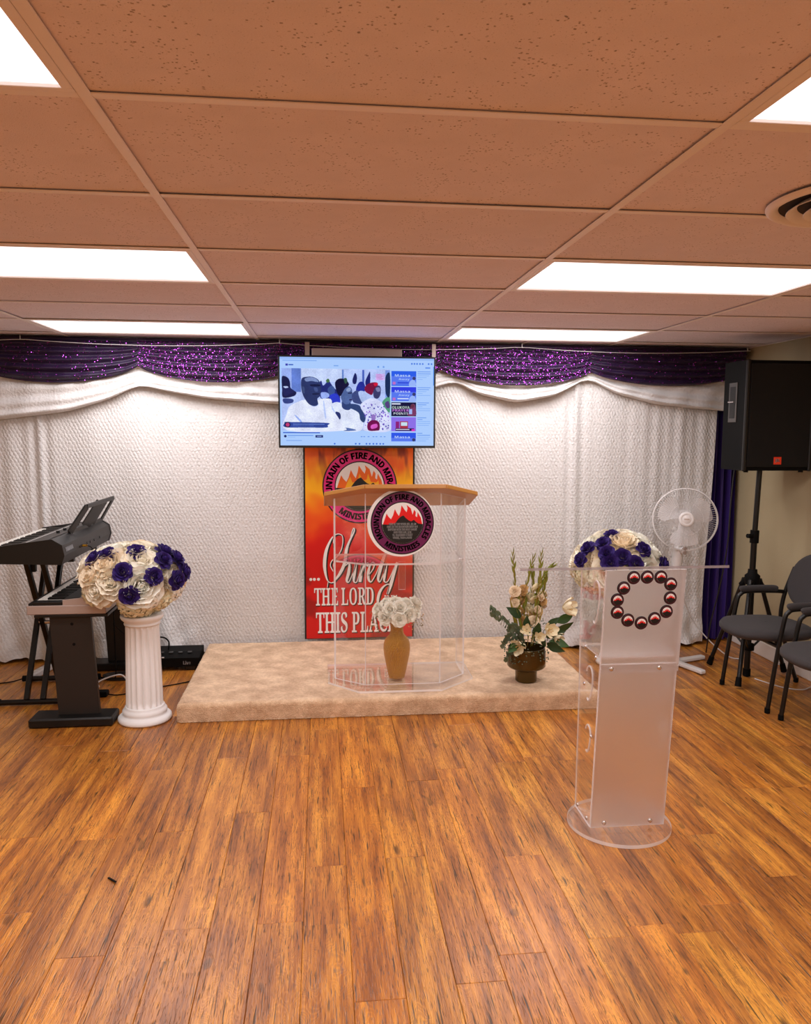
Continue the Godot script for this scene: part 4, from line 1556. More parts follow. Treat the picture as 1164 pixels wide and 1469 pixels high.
# a clear sheet: outline in xy, thickness along z; broad faces clear, rim slightly milky
func clear_sheet(called: String, poly: PackedVector2Array, thick: float, xf: Transform3D, parent: Node3D, face: Material = null) -> MeshInstance3D:
	var m := ArrayMesh.new()
	var a := st_new()
	var idx := Geometry2D.triangulate_polygon(poly)
	var bas := xf.basis.orthonormalized()
	for i in range(0, idx.size(), 3):
		for z in [-thick * 0.5, thick * 0.5]:
			var n: Vector3 = bas * (Vector3.BACK if z > 0 else Vector3.FORWARD)
			tri(a, xf * Vector3(poly[idx[i]].x, poly[idx[i]].y, z), xf * Vector3(poly[idx[i + 1]].x, poly[idx[i + 1]].y, z), xf * Vector3(poly[idx[i + 2]].x, poly[idx[i + 2]].y, z), n, n, n)
	a.commit(m)
	var b := st_new()
	var area := 0.0
	for i in poly.size():
		area += poly[i].cross(poly[(i + 1) % poly.size()])
	for i in poly.size():
		var p := poly[i]
		var q := poly[(i + 1) % poly.size()]
		var d := (q - p).normalized()
		var n2 := Vector3(d.y, -d.x, 0) * (1.0 if area > 0 else -1.0)
		quad(b, xf * Vector3(p.x, p.y, -thick * 0.5), xf * Vector3(q.x, q.y, -thick * 0.5), xf * Vector3(q.x, q.y, thick * 0.5), xf * Vector3(p.x, p.y, thick * 0.5), bas * n2)
	b.commit(m)
	m.surface_set_material(0, face if face else M.clear_acrylic)
	m.surface_set_material(1, M.acrylic_edge)
	var o := MeshInstance3D.new()
	o.name = called
	o.mesh = m
	parent.add_child(o, true)
	return o


# a vertical clear panel between two floor points
func upright(called: String, a: Vector2, b: Vector2, y0: float, ya: float, yb: float, thick: float, parent: Node3D) -> MeshInstance3D:
	var d := Vector3(b.x - a.x, 0, b.y - a.y)
	var w := d.length()
	var x := d / w
	var z := x.cross(Vector3.UP)
	var poly := PackedVector2Array([Vector2(0, y0), Vector2(w, y0), Vector2(w, yb), Vector2(0, ya)])
	return clear_sheet(called, poly, thick, Transform3D(Basis(x, Vector3.UP, z), Vector3(a.x, 0, a.y)), parent)


func build_lectern() -> void:
	var y0 := 0.107
	var t := thing("lectern", "clear acrylic lectern with sloping wooden top and round emblem", "lectern", Vector3(0, y0, 0))
	# base plate
	var base := PackedVector2Array([Vector2(0.45, 3.21), Vector2(0.45, 2.87), Vector2(0.623, 2.687), Vector2(1.086, 2.683), Vector2(1.302, 2.88), Vector2(1.302, 3.20)])
	clear_sheet("base_plate", base, 0.012, Transform3D(Basis(Vector3.RIGHT, Vector3.FORWARD, Vector3.UP), Vector3(0, 0.0075, 0)), t)
	# board plane: y falls away from the congregation
	var top_y := func(z: float) -> float: return 1.245 - 0.282 * (-2.70 - z) - y0
	var L := Vector2(0.492, -2.93)
	var FL := Vector2(0.662, -2.795)
	var FR := Vector2(1.090, -2.79)
	var R := Vector2(1.256, -2.95)
	var BL := Vector2(0.492, -3.19)
	var BR := Vector2(1.256, -3.19)
	var yb := 0.0145
	upright("front_panel", FL, FR, yb, top_y.call(FL.y), top_y.call(FR.y), 0.010, t)
	upright("angled_panel", L, FL, yb, top_y.call(L.y), top_y.call(FL.y), 0.010, t)
	upright("angled_panel", FR, R, yb, top_y.call(FR.y), top_y.call(R.y), 0.010, t)
	upright("side_panel", BL, L, yb, top_y.call(BL.y), top_y.call(L.y), 0.010, t)
	upright("side_panel", R, BR, yb, top_y.call(R.y), top_y.call(BR.y), 0.010, t)
	# shelf
	var sh := PackedVector2Array([Vector2(0.50, 3.18), Vector2(0.50, 2.94), Vector2(0.67, 2.81), Vector2(1.082, 2.81), Vector2(1.246, 2.96), Vector2(1.246, 3.18)])
	clear_sheet("shelf", sh, 0.010, Transform3D(Basis(Vector3.RIGHT, Vector3.FORWARD, Vector3.UP), Vector3(0, 0.815 - y0, 0)), t)
	var br := PackedVector2Array([Vector2(0.866, 0.640 - y0), Vector2(0.906, 0.640 - y0), Vector2(0.906, 0.808 - y0), Vector2(0.866, 0.808 - y0)])
	clear_sheet("shelf_bracket", br, 0.012, Transform3D(Basis(), Vector3(0, 0, -2.95)), t)
	for s in [Vector3(0.505, 0.81 - y0, -3.0), Vector3(1.242, 0.81 - y0, -3.0)]:
		part("shelf_screw", tube_mesh([s + Vector3(-0.012, 0, 0), s + Vector3(0.012, 0, 0)], 0.007, 10), M.screw, t)
	# sloping wooden board: built in its own plane, outline in metres from the front edge
	var k := sqrt(1.0 + 0.282 * 0.282)
	var back := Vector3(0, -0.282, -1.0).normalized()
	var up := Vector3.RIGHT.cross(back).normalized()
	var xf := Transform3D(Basis(Vector3.RIGHT, back, up), Vector3(0, 1.253 - y0, -2.70))
	var out := PackedVector2Array([Vector2(0.655, 0), Vector2(1.103, 0), Vector2(1.315, 0.20 * k), Vector2(1.322, 0.50 * k), Vector2(0.440, 0.50 * k), Vector2(0.440, 0.20 * k)])
	part("wooden_board", slab_mesh(out, 0.0, 0.014, xf), M.lectern_wood, t)
	var st := st_new()
	for i in 6:
		var a := out[i]
		var b := out[(i + 1) % 6]
		if i == 3:
			continue
		bar(st, xf * Vector3(a.x, a.y, 0.012), xf * Vector3(b.x, b.y, 0.012), 0.014, 0.024, up, 0.003)
	part("wooden_edging", st.commit(), M.lectern_wood, t)
	# emblem plate fixed to the front panel
	var pl8 := Node3D.new()
	pl8.name = "emblem_plate"
	pl8.position = Vector3(0.865, 1.056 - y0, -2.782)
	t.add_child(pl8, true)
	part("white_plate", slab_mesh(circle2(0.190, 64, Vector2(-0.004, 0)), 0.0, 0.014), M.print_white, pl8)
	for sx in [-0.09, 0.09]:
		part("stand_off", tube_mesh([Vector3(sx, 0, -0.003), Vector3(sx, 0, 0.001)], 0.008, 10), M.screw, pl8)
	# the printed layers sit one level below the lectern
	emblem(t, Vector3(0.868, 1.056 - y0, -2.7675), 0.178, M.print_purple, M.print_red, M.print_red, true)


# ---------------------------------------------------------------- flowers

func petal(st: SurfaceTool, xf: Transform3D, w: float, l: float, cup: float, curl: float, ruffle: float, nu := 4, nv := 4, phase := 0.0) -> void:
	var rows := []
	for j in nv + 1:
		var v := float(j) / nv
		var row := []
		var hw := w * (0.30 + 0.70 * pow(sin(PI * (0.06 + 0.60 * v)), 1.0)) * (1.0 if j < nv else 0.78)
		for i in nu + 1:
			var u := 2.0 * i / nu - 1.0
			var y := l * v * (1.0 - 0.10 * u * u * v)
			var z := cup * (1.0 - u * u) * sin(PI * 0.5 * v) - curl * v * v + ruffle * sin(u * 5.0 + phase) * v
			row.append(xf * Vector3(u * hw, y, z))
		rows.append(row)
	sheet(st, rows)


# an open rose along +y, about one unit in radius
func rose_mesh(layers: Array, sd: int, ruffle := 0.0, cup := 0.28) -> ArrayMesh:
	var st := st_new()
	var r := RandomNumberGenerator.new()
	r.seed = sd
	lathe(st, [Vector2(0.02, 0.0), Vector2(0.15, 0.15), Vector2(0.17, 0.34), Vector2(0.11, 0.50), Vector2(0.01, 0.56)], 10)
	for li in layers.size():
		var L: Array = layers[li]   # [petals, opening angle, width, length, start radius, start height, curl]
		for i in L[0]:
			var a: float = TAU * (i + 0.5 * li + r.randf_range(-0.15, 0.15)) / L[0]
			var open: float = L[1] + r.randf_range(-0.12, 0.12)
			# petal's y axis leans outward by "open" from +y; its z axis looks at the flower's heart
			var outw := Vector3(sin(a), 0, cos(a))
			var y := Vector3.UP * cos(open) + outw * sin(open)
			var x := Vector3.UP.cross(outw).normalized()
			var z := x.cross(y).normalized()
			if z.dot(outw) > 0 and open < 0.2:
				z = z
			var bb := Basis(x, y, z)
			petal(st, Transform3D(bb, outw * L[4] + Vector3.UP * L[5]), L[2] * r.randf_range(0.9, 1.1), L[3] * r.randf_range(0.92, 1.08), cup * L[2] * (1.6 if li < 2 else 1.0), -L[6], ruffle * r.randf_range(0.5, 1.2), 5, 4, r.randf() * TAU)
	return st.commit()


func flower_meshes() -> Dictionary:
	var d := {}
	d.rose = rose_mesh([[3, -0.10, 0.20, 0.60, 0.07, 0.10, -0.04], [4, -0.02, 0.30, 0.64, 0.14, 0.04, -0.02], [5, 0.16, 0.40, 0.68, 0.20, -0.02, 0.06], [5, 0.42, 0.50, 0.76, 0.24, -0.08, 0.14], [6, 0.80, 0.56, 0.84, 0.25, -0.12, 0.22], [6, 1.15, 0.58, 0.88, 0.25, -0.16, 0.26]], 3, 0.0, 0.34)
	d.peony = rose_mesh([[4, -0.05, 0.24, 0.58, 0.08, 0.08, -0.02], [5, 0.12, 0.34, 0.64, 0.15, 0.05, 0.02], [6, 0.32, 0.44, 0.72, 0.20, 0.0, 0.07], [7, 0.62, 0.52, 0.82, 0.22, -0.05, 0.12], [8, 0.95, 0.56, 0.92, 0.24, -0.10, 0.18], [8, 1.30, 0.58, 0.95, 0.24, -0.16, 0.20]], 5, 0.045, 0.30)
	# hydrangea: a dome of little four-petalled florets
	var st := st_new()
	var r := RandomNumberGenerator.new()
	r.seed = 8
	var n := 60
	for i in n:
		var y := 1.0 - 1.25 * (i + 0.5) / n
		var q := sqrt(maxf(0.0, 1.0 - y * y))
		var a := i * 2.39996
		var nrm := Vector3(cos(a) * q, y, sin(a) * q)
		var x := nrm.cross(Vector3(0.3, 0.5, 0.8)).normalized()
		var z := x.cross(nrm)
		var spin := r.randf() * TAU
		for k in 4:
			var an := spin + k * PI / 2
			var dir := x * cos(an) + z * sin(an)
			var side := nrm.cross(dir)
			var bb := Basis(side, (dir * 0.93 + nrm * 0.35).normalized(), nrm)
			petal(st, Transform3D(bb, nrm * r.randf_range(0.78, 0.92)), 0.13, 0.24, 0.02, 0.05, 0.03, 2, 2, r.randf() * 6)
	d.hydrangea = st.commit()
	return d


func place_flower(parent: Node3D, called: String, mesh: Mesh, m: Material, at: Vector3, dir: Vector3, size: float) -> MeshInstance3D:
	var y := dir.normalized()
	var x := y.cross(Vector3(0.21, 0.13, 0.97)).normalized()
	var z := x.cross(y)
	var b := Basis(x, y, z).rotated(y, rng.randf() * TAU).scaled(Vector3.ONE * size)
	return part(called, mesh, m, parent, Transform3D(b, at))


var blooms := {}

# a ball of cream peonies and purple roses; purple: spots in the picture's proportions of the ball (-1..1)
func flower_ball(parent: Node3D, c: Vector3, rad: Vector3, purple: Array, size: float) -> void:
	var core := SphereMesh.new()
	core.radius = 1.0
	core.height = 2.0
	core.radial_segments = 24
	core.rings = 12
	part("foam_ball", core, M.moss, parent, Transform3D(Basis.from_scale(rad * 0.55), c))
	var spots := []
	for p in purple:
		var q := Vector2(p[0], p[1])
		var l := q.length()
		if l > 0.97:
			q = q / l * 0.97
		var look := (Vector3(0.42, 1.2, 1.53) - parent.position - c).normalized()
		var side := Vector3.UP.cross(look).normalized()
		spots.append((side * q.x + look.cross(side) * q.y + look * sqrt(1.0 - q.length_squared())).normalized())
	for s in spots:
		place_flower(parent, "purple_rose", blooms.rose, M.purple_petal, c + s * rad * 0.97, s, size * 0.50 * rng.randf_range(0.92, 1.1))
	var n := 58
	for i in n:
		var y := 1.0 - 2.0 * (i + 0.5) / n
		var q := sqrt(1.0 - y * y)
		var a := i * 2.39996 + 0.7
		var s := Vector3(cos(a) * q, y, sin(a) * q)
		var near := 9.0
		for p in spots:
			near = minf(near, (p - s).length())
		if s.y < -0.93 or near < 0.16:
			continue
		var world: Vector3 = parent.position + c + s * rad
		if world.x < -0.62 and world.x > -1.2 and (world.y < 0.70 or (world.z < -2.56 and world.y < 0.85)):
			continue
		var push := 0.74 if near > 0.30 else 0.60
		if s.y < -0.22:
			place_flower(parent, "hydrangea", blooms.hydrangea, M.hydrangea_petal if i % 3 else M.ivory_petal, c + s * rad * 0.70, s + Vector3(0, -0.15, 0), size * 0.90 * rng.randf_range(0.9, 1.1))
		else:
			place_flower(parent, "peony", blooms.peony, [M.cream_petal, M.ivory_petal, M.cream_petal, M.peach_petal][i % 4], c + s * rad * push, s + Vector3(0, 0.1, 0), size * rng.randf_range(0.92, 1.12))


func column_mesh_parts(t: Node3D, h: float) -> void:
	part("foot", lathe_mesh([Vector2(0.001, 0.001), Vector2(0.137, 0.001), Vector2(0.141, 0.010), Vector2(0.140, 0.022), Vector2(0.132, 0.030), Vector2(0.118, 0.034), Vector2(0.112, 0.040), Vector2(0.116, 0.048), Vector2(0.117, 0.058), Vector2(0.110, 0.068), Vector2(0.103, 0.073), Vector2(0.104, 0.080), Vector2(0.099, 0.086), Vector2(0.05, 0.088)], 64), M.plaster, t)
	var st := st_new()
	var prof := []
	for i in 31:
		var v := i / 30.0
		prof.append(Vector2(lerpf(0.098, 0.088, v), lerpf(0.086, h - 0.055, v)))
	lathe(st, prof, 144, Transform3D(), 0.011, 18, 0.088, h - 0.06)
	part("fluted_shaft", st.commit(), M.plaster, t)
	part("capital", lathe_mesh([Vector2(0.07, h - 0.058), Vector2(0.093, h - 0.055), Vector2(0.095, h - 0.048), Vector2(0.090, h - 0.043), Vector2(0.094, h - 0.036), Vector2(0.108, h - 0.022), Vector2(0.113, h - 0.012), Vector2(0.112, h - 0.002), Vector2(0.105, h), Vector2(0.001, h)], 64), M.plaster, t)


func build_columns() -> void:
	if blooms.is_empty():
		blooms = flower_meshes()
	var h := 0.585
	var t := thing("pedestal_column", "white fluted plaster pedestal column beside the keyboard stand", "pedestal", Vector3(-0.545, 0, -2.70), "white fluted pedestals")
	column_mesh_parts(t, h)
	var b := thing("flower_arrangement", "ball of cream and purple flowers on the pedestal beside the keyboards", "flowers", Vector3(-0.545, h, -2.70), "flower balls on pedestals")
	var c := Vector3(-0.046, 0.780 - h, 0.01)
	var pix := [[154.7, 791], [196, 788], [174, 814], [217.5, 823], [182.4, 849], [233.9, 801.8], [255, 802.6], [264.9, 823], [251.8, 832.8], [136, 797], [238, 791]]
	var rel := []
	for p in pix:
		rel.append([(p[0] - 188.0) / 84.0, -(p[1] - 832.0) / 52.0])
	flower_ball(b, c, Vector3(0.298, 0.185, 0.27), rel, 0.092)
	part("stem_holder", lathe_mesh([Vector2(0.001, 0.001), Vector2(0.05, 0.001), Vector2(0.06, 0.04), Vector2(0.055, 0.09)], 20), M.moss, b)
	# its twin behind the acrylic stand
	h = 0.43
	t = thing("pedestal_column", "white fluted plaster pedestal column behind the acrylic stand", "pedestal", Vector3(2.41, 0, -3.45), "white fluted pedestals")
	column_mesh_parts(t, h)
	b = thing("flower_arrangement", "ball of cream and purple flowers behind the acrylic stand", "flowers", Vector3(2.41, h, -3.45), "flower balls on pedestals")
	c = Vector3(-0.02, 0.675 - h, 0)
	pix = [[877.7, 767], [866, 778], [844.5, 786], [873, 791.7], [835, 804.5], [878.5, 804.5], [895, 795.7], [913.7, 805], [923.6, 785], [952, 807]]
	rel = []
	for p in pix:
		rel.append([(p[0] - 886.0) / 70.0, -(p[1] - 814.0) / 50.0])
	flower_ball(b, c, Vector3(0.325, 0.225, 0.30), rel, 0.098)
	part("stem_holder", lathe_mesh([Vector2(0.001, 0.001), Vector2(0.05, 0.001), Vector2(0.06, 0.05), Vector2(0.055, 0.12)], 20), M.moss, b)


func leaf_mesh(w: float, l: float, fold: float, droop: float) -> ArrayMesh:
	var st := st_new()
	var rows := []
	for j in 7:
		var v := j / 6.0
		var hw := w * sin(PI * clampf(0.04 + 0.95 * v, 0, 1)) * (1.0 - 0.25 * v)
		var row := []
		for i in 5:
			var u := i / 2.0 - 1.0
			row.append(Vector3(u * hw, l * v, -droop * v * v + fold * absf(u) * hw))
		rows.append(row)
	sheet(st, rows)
	return st.commit()


func aim(at: Vector3, dir: Vector3, roll := 0.0, size := 1.0) -> Transform3D:
	var y := dir.normalized()
	var ref := Vector3(0, 0, 1) if absf(y.z) < 0.9 else Vector3(1, 0, 0)
	var x := y.cross(ref).normalized()
	var z := x.cross(y)
	return Transform3D(Basis(x, y, z).rotated(y, roll).scaled(Vector3.ONE * size), at)


func build_gold_vase() -> void:
	if blooms.is_empty():
		blooms = flower_meshes()
	var at := Vector3(0.853, 0.1212, -2.915)
	var v := thing("gold_vase", "hammered gold vase standing inside the clear lectern", "vase", at)
	part("body", lathe_mesh([Vector2(0.001, 0.0015), Vector2(0.044, 0.0015), Vector2(0.047, 0.006), Vector2(0.056, 0.045), Vector2(0.066, 0.095), Vector2(0.075, 0.14), Vector2(0.0785, 0.175), Vector2(0.077, 0.205), Vector2(0.070, 0.228), Vector2(0.055, 0.248), Vector2(0.042, 0.263), Vector2(0.037, 0.285), Vector2(0.038, 0.31), Vector2(0.044, 0.335), Vector2(0.050, 0.350), Vector2(0.046, 0.352), Vector2(0.036, 0.33), Vector2(0.033, 0.29)], 48), M.gold_glaze, v)
	var f := thing("rose_bouquet", "bouquet of white roses in the hammered gold vase", "flowers", at + Vector3(0, 0.353, 0))
	var pos := [[-0.105, 0.055, 0.0], [-0.075, 0.02, 0.05], [-0.045, 0.065, 0.045], [0.005, 0.015, 0.075], [0.012, 0.075, 0.045], [0.065, 0.035, 0.055], [0.10, 0.045, 0.02], [0.055, 0.085, 0.01], [-0.01, 0.095, 0.0], [-0.06, 0.085, -0.01], [0.115, 0.085, -0.02], [0.03, 0.06, -0.05], [-0.05, 0.05, -0.05]]
	for p in pos:
		var q := Vector3(p[0], p[1], p[2])
		place_flower(f, "white_rose", blooms.rose, M.ivory_petal, q, q + Vector3(0, 0.01, 0.07), 0.042)
		part("stem", tube_mesh([Vector3(q.x * 0.15, -0.03, q.z * 0.15), q * 0.55, q], 0.0022, 5), M.leaf_green, f)
	var lf := leaf_mesh(0.013, 0.05, 0.3, 0.01)
	for i in 12:
		var a := TAU * i / 12.0
		part("leaf", lf, M.eucalyptus, f, aim(Vector3(cos(a) * 0.05, 0.005 + 0.02 * (i % 3), sin(a) * 0.05), Vector3(cos(a), 0.1 - 0.25 * (i % 2), sin(a)), a))
	# sprays of tiny filler flowers hanging at the rim
	for s in [-1.0, 1.0]:
		for k in 3:
			var st := st_new()
			var base := Vector3(s * 0.03, 0.01, 0.02 * (k - 1))
			for q in 16:
				var e := base + Vector3(s * rng.randf_range(0.03, 0.13), rng.randf_range(-0.075, 0.03), rng.randf_range(-0.03, 0.05))
				tube(st, [base, base.lerp(e, 0.6) + Vector3(0, 0.012, 0), e], 0.0009, 3, false)
				var c := SphereMesh.new()
				c.radius = 0.0036
				c.height = 0.0072
				c.radial_segments = 6
				c.rings = 3
				st.append_from(c, 0, Transform3D(Basis(), e))
			part("filler_spray", st.commit(), M.dried_petal if k == 1 else M.moss, f).set_meta("kind", "stuff")


func build_gladiolus_vase() -> void:
	var at := Vector3(1.611, 0.1065, -2.83)
	var v := thing("smoked_vase", "round smoked gold vase on a narrow foot at the platform edge", "vase", at)
	part("body", lathe_mesh([Vector2(0.001, 0.0015), Vector2(0.060, 0.0015), Vector2(0.063, 0.006), Vector2(0.064, 0.066), Vector2(0.070, 0.070), Vector2(0.104, 0.086), Vector2(0.113, 0.096), Vector2(0.1135, 0.13), Vector2(0.110, 0.19), Vector2(0.106, 0.205), Vector2(0.102, 0.205), Vector2(0.106, 0.18), Vector2(0.108, 0.12), Vector2(0.06, 0.085), Vector2(0.001, 0.083)], 48), M.smoked_gold, v)
	var g := thing("flower_arrangement", "mixed gladiolus and lily arrangement in the smoked gold vase", "flowers", at + Vector3(0, 0.20, 0))
	var o := -(at + Vector3(0, 0.20, 0))
	# gladiolus spikes: stem, sheathed buds along it, dried blossoms low down
	var spikes := [[[1.585, 0.42, -2.84], [1.545, 0.62, -2.84], [1.515, 0.875, -2.82]], [[1.60, 0.42, -2.86], [1.605, 0.62, -2.86], [1.648, 0.845, -2.85]], [[1.63, 0.42, -2.82], [1.665, 0.64, -2.80], [1.676, 0.875, -2.79]], [[1.64, 0.42, -2.85], [1.70, 0.60, -2.84], [1.715, 0.745, -2.82]], [[1.62, 0.42, -2.86], [1.655, 0.62, -2.87], [1.645, 0.77, -2.87]], [[1.66, 0.50, -2.85], [1.70, 0.72, -2.84], [1.765, 0.792, -2.84]]]
	var bud := leaf_mesh(0.010, 0.075, 0.6, -0.010)
	for si in spikes.size():
		var s: Array = spikes[si]
		var pts := []
		for q in s:
			pts.append(Vector3(q[0], q[1], q[2]) + o)
		var path := smooth_path(pts, 10)
		var spike := Node3D.new()
		spike.name = "gladiolus_spike"
		g.add_child(spike, true)
		var rad := []
		for i in path.size():
			rad.append(lerpf(0.0062, 0.0018, float(i) / (path.size() - 1)))
		part("stem", tube_mesh(path, rad, 7), M.olive_stem, spike)
		var buds := st_new()
		for i in range(5, path.size()):
			var d: Vector3 = (path[i] - path[i - 1]).normalized()
			var a := PI * (i % 2) + 0.4 * i
			var side := Vector3(cos(a), 0.0, sin(a))
			buds.append_from(bud, 0, aim(path[i] - d * 0.02, d + side * lerpf(0.42, 0.10, float(i) / path.size()), a, lerpf(1.05, 0.7, float(i) / path.size())))
		part("buds", buds.commit(), M.stem_green, spike)
		if si < 5:
			for i in [3, 5, 6, 8, 9, 11]:
				var a: float = 1.9 * i + si
				place_flower(spike, "blossom", blooms.peony, [M.dried_petal, M.lily_petal, M.peach_petal][(i + si) % 3], path[i] + Vector3(cos(a) * 0.018, 0, sin(a) * 0.018), Vector3(cos(a), 0.5, sin(a) + 0.4), rng.randf_range(0.020, 0.031))
	# sword leaves
	var blade := leaf_mesh(0.011, 0.30, 0.5, 0.02)
	for i in 9:
		var a := TAU * i / 9.0 + 0.3
		part("sword_leaf", blade, M.stem_green if i % 2 else M.olive_stem, g, aim(Vector3(cos(a) * 0.03, 0.01, sin(a) * 0.03), Vector3(cos(a) * 0.28, 1.0, sin(a) * 0.2), a, rng.randf_range(0.8, 1.15)))
	# lilies
	for q in [[1.80, 0.555, -2.76, 0.7, 0.15, 0.6, 0.075], [1.70, 0.43, -2.72, 0.3, 0.35, 0.9, 0.060], [1.545, 0.35, -2.72, -0.5, 0.0, 0.8, 0.062], [1.64, 0.40, -2.70, 0.1, 0.3, 0.9, 0.045], [1.58, 0.43, -2.73, -0.2, 0.4, 0.8, 0.045], [1.75, 0.39, -2.74, 0.6, -0.2, 0.8, 0.05]]:
		var lily := Node3D.new()
		lily.name = "lily"
		g.add_child(lily, true)
		lily.transform = aim(Vector3(q[0], q[1], q[2]) + o, Vector3(q[3], q[4], q[5]), 0.3, q[6])
		var st := st_new()
		for k in 6:
			var a := TAU * k / 6.0
			var outw := Vector3(sin(a), 0, cos(a))
			var op := 0.75 if k % 2 else 0.95
			var y := Vector3.UP * cos(op) + outw * sin(op)
			var x := Vector3.UP.cross(outw).normalized()
			petal(st, Transform3D(Basis(x, y, x.cross(y)), outw * 0.05), 0.30, 1.15, 0.12, 0.35, 0.04, 4, 6, a)
		part("petals", st.commit(), M.lily_petal, lily)
		st = st_new()
		for k in 5:
			var a := TAU * k / 5.0
			tube(st, [Vector3.ZERO, Vector3(cos(a) * 0.12, 0.4, sin(a) * 0.12), Vector3(cos(a) * 0.22, 0.75, sin(a) * 0.22)], [0.02, 0.02, 0.05], 5)
		part("stamens", st.commit(), M.dried_petal, lily)
	# eucalyptus sprig reaching over the platform, with paired round leaves
	var disc := leaf_mesh(0.017, 0.036, 0.2, 0.004)
	for sp in [[[1.56, 0.38, -2.80], [1.47, 0.47, -2.80], [1.385, 0.54, -2.79]], [[1.55, 0.36, -2.76], [1.48, 0.40, -2.73], [1.44, 0.36, -2.72]], [[1.54, 0.34, -2.76], [1.49, 0.33, -2.71], [1.46, 0.29, -2.70]], [[1.57, 0.38, -2.74], [1.52, 0.45, -2.72], [1.47, 0.46, -2.70]]]:
		var pts := []
		for q in sp:
			pts.append(Vector3(q[0], q[1], q[2]) + o)
		var path := smooth_path(pts, 7)
		var sprig := Node3D.new()
		sprig.name = "eucalyptus_sprig"
		g.add_child(sprig, true)
		part("stem", tube_mesh(path, 0.002, 5), M.eucalyptus, sprig)
		for i in range(1, path.size()):
			for s in [-1.0, 1.0]:
				var d: Vector3 = (path[i] - path[i - 1]).normalized()
				part("leaf", disc, M.eucalyptus, sprig, aim(path[i], d * 0.4 + Vector3(0.2, s, 0.5 * s).normalized(), rng.randf() * 3.0, rng.randf_range(0.75, 1.15)))
	# dark glossy leaves and a mossy collar
	var big := leaf_mesh(0.030, 0.105, 0.25, 0.03)
	for q in [[1.72, 0.40, -2.74, 0.9, 0.35, 0.5], [1.76, 0.43, -2.76, 1.0, 0.2, 0.2], [1.72, 0.37, -2.73, 0.9, -0.1, 0.5], [1.70, 0.36, -2.72, 0.6, -0.3, 0.8], [1.71, 0.38, -2.80, 0.9, 0.05, 0.1], [1.53, 0.36, -2.73, -0.6, -0.2, 0.8], [1.57, 0.37, -2.72, -0.2, 0.1, 0.9], [1.62, 0.38, -2.72, 0.1, 0.2, 0.9], [1.66, 0.37, -2.71, 0.3, 0.1, 0.9], [1.56, 0.50, -2.78, -0.6, 0.5, 0.3], [1.78, 0.46, -2.80, 0.9, 0.5, 0.3], [1.71, 0.45, -2.75, 0.5, 0.6, 0.5], [1.63, 0.41, -2.73, 0.0, 0.6, 0.8], [1.59, 0.44, -2.75, -0.2, 0.8, 0.5]]:
		part("leaf", big, M.leaf_dark if rng.randf() < 0.6 else M.leaf_green, g, aim(Vector3(q[0], q[1], q[2]) + o, Vector3(q[3], q[4], q[5]), rng.randf_range(-0.6, 0.6), rng.randf_range(0.8, 1.1)))
	var fil := st_new()
	var dot := SphereMesh.new()
	dot.radius = 0.0042
	dot.height = 0.0084
	dot.radial_segments = 6
	dot.rings = 3
	for i in 260:
		var a := rng.randf() * TAU
		var p := Vector3(cos(a), 0, sin(a)) * rng.randf_range(0.05, 0.135) + Vector3(0, rng.randf_range(-0.07, 0.16), 0)
		if p.y < 0.012 and Vector2(p.x, p.z).length() < 0.125:
			p = Vector3(cos(a) * 0.128, p.y, sin(a) * 0.128)
		fil.append_from(dot, 0, Transform3D(Basis(), p))
		if i % 2 == 0:
			tube(fil, [Vector3(0, 0.02, 0), p * 0.6 + Vector3(0, 0.03, 0), p], 0.0008, 3, false)
	part("filler_sprays", fil.commit(), M.eucalyptus, g).set_meta("kind", "stuff")


# ---------------------------------------------------------------- acrylic stand with badges

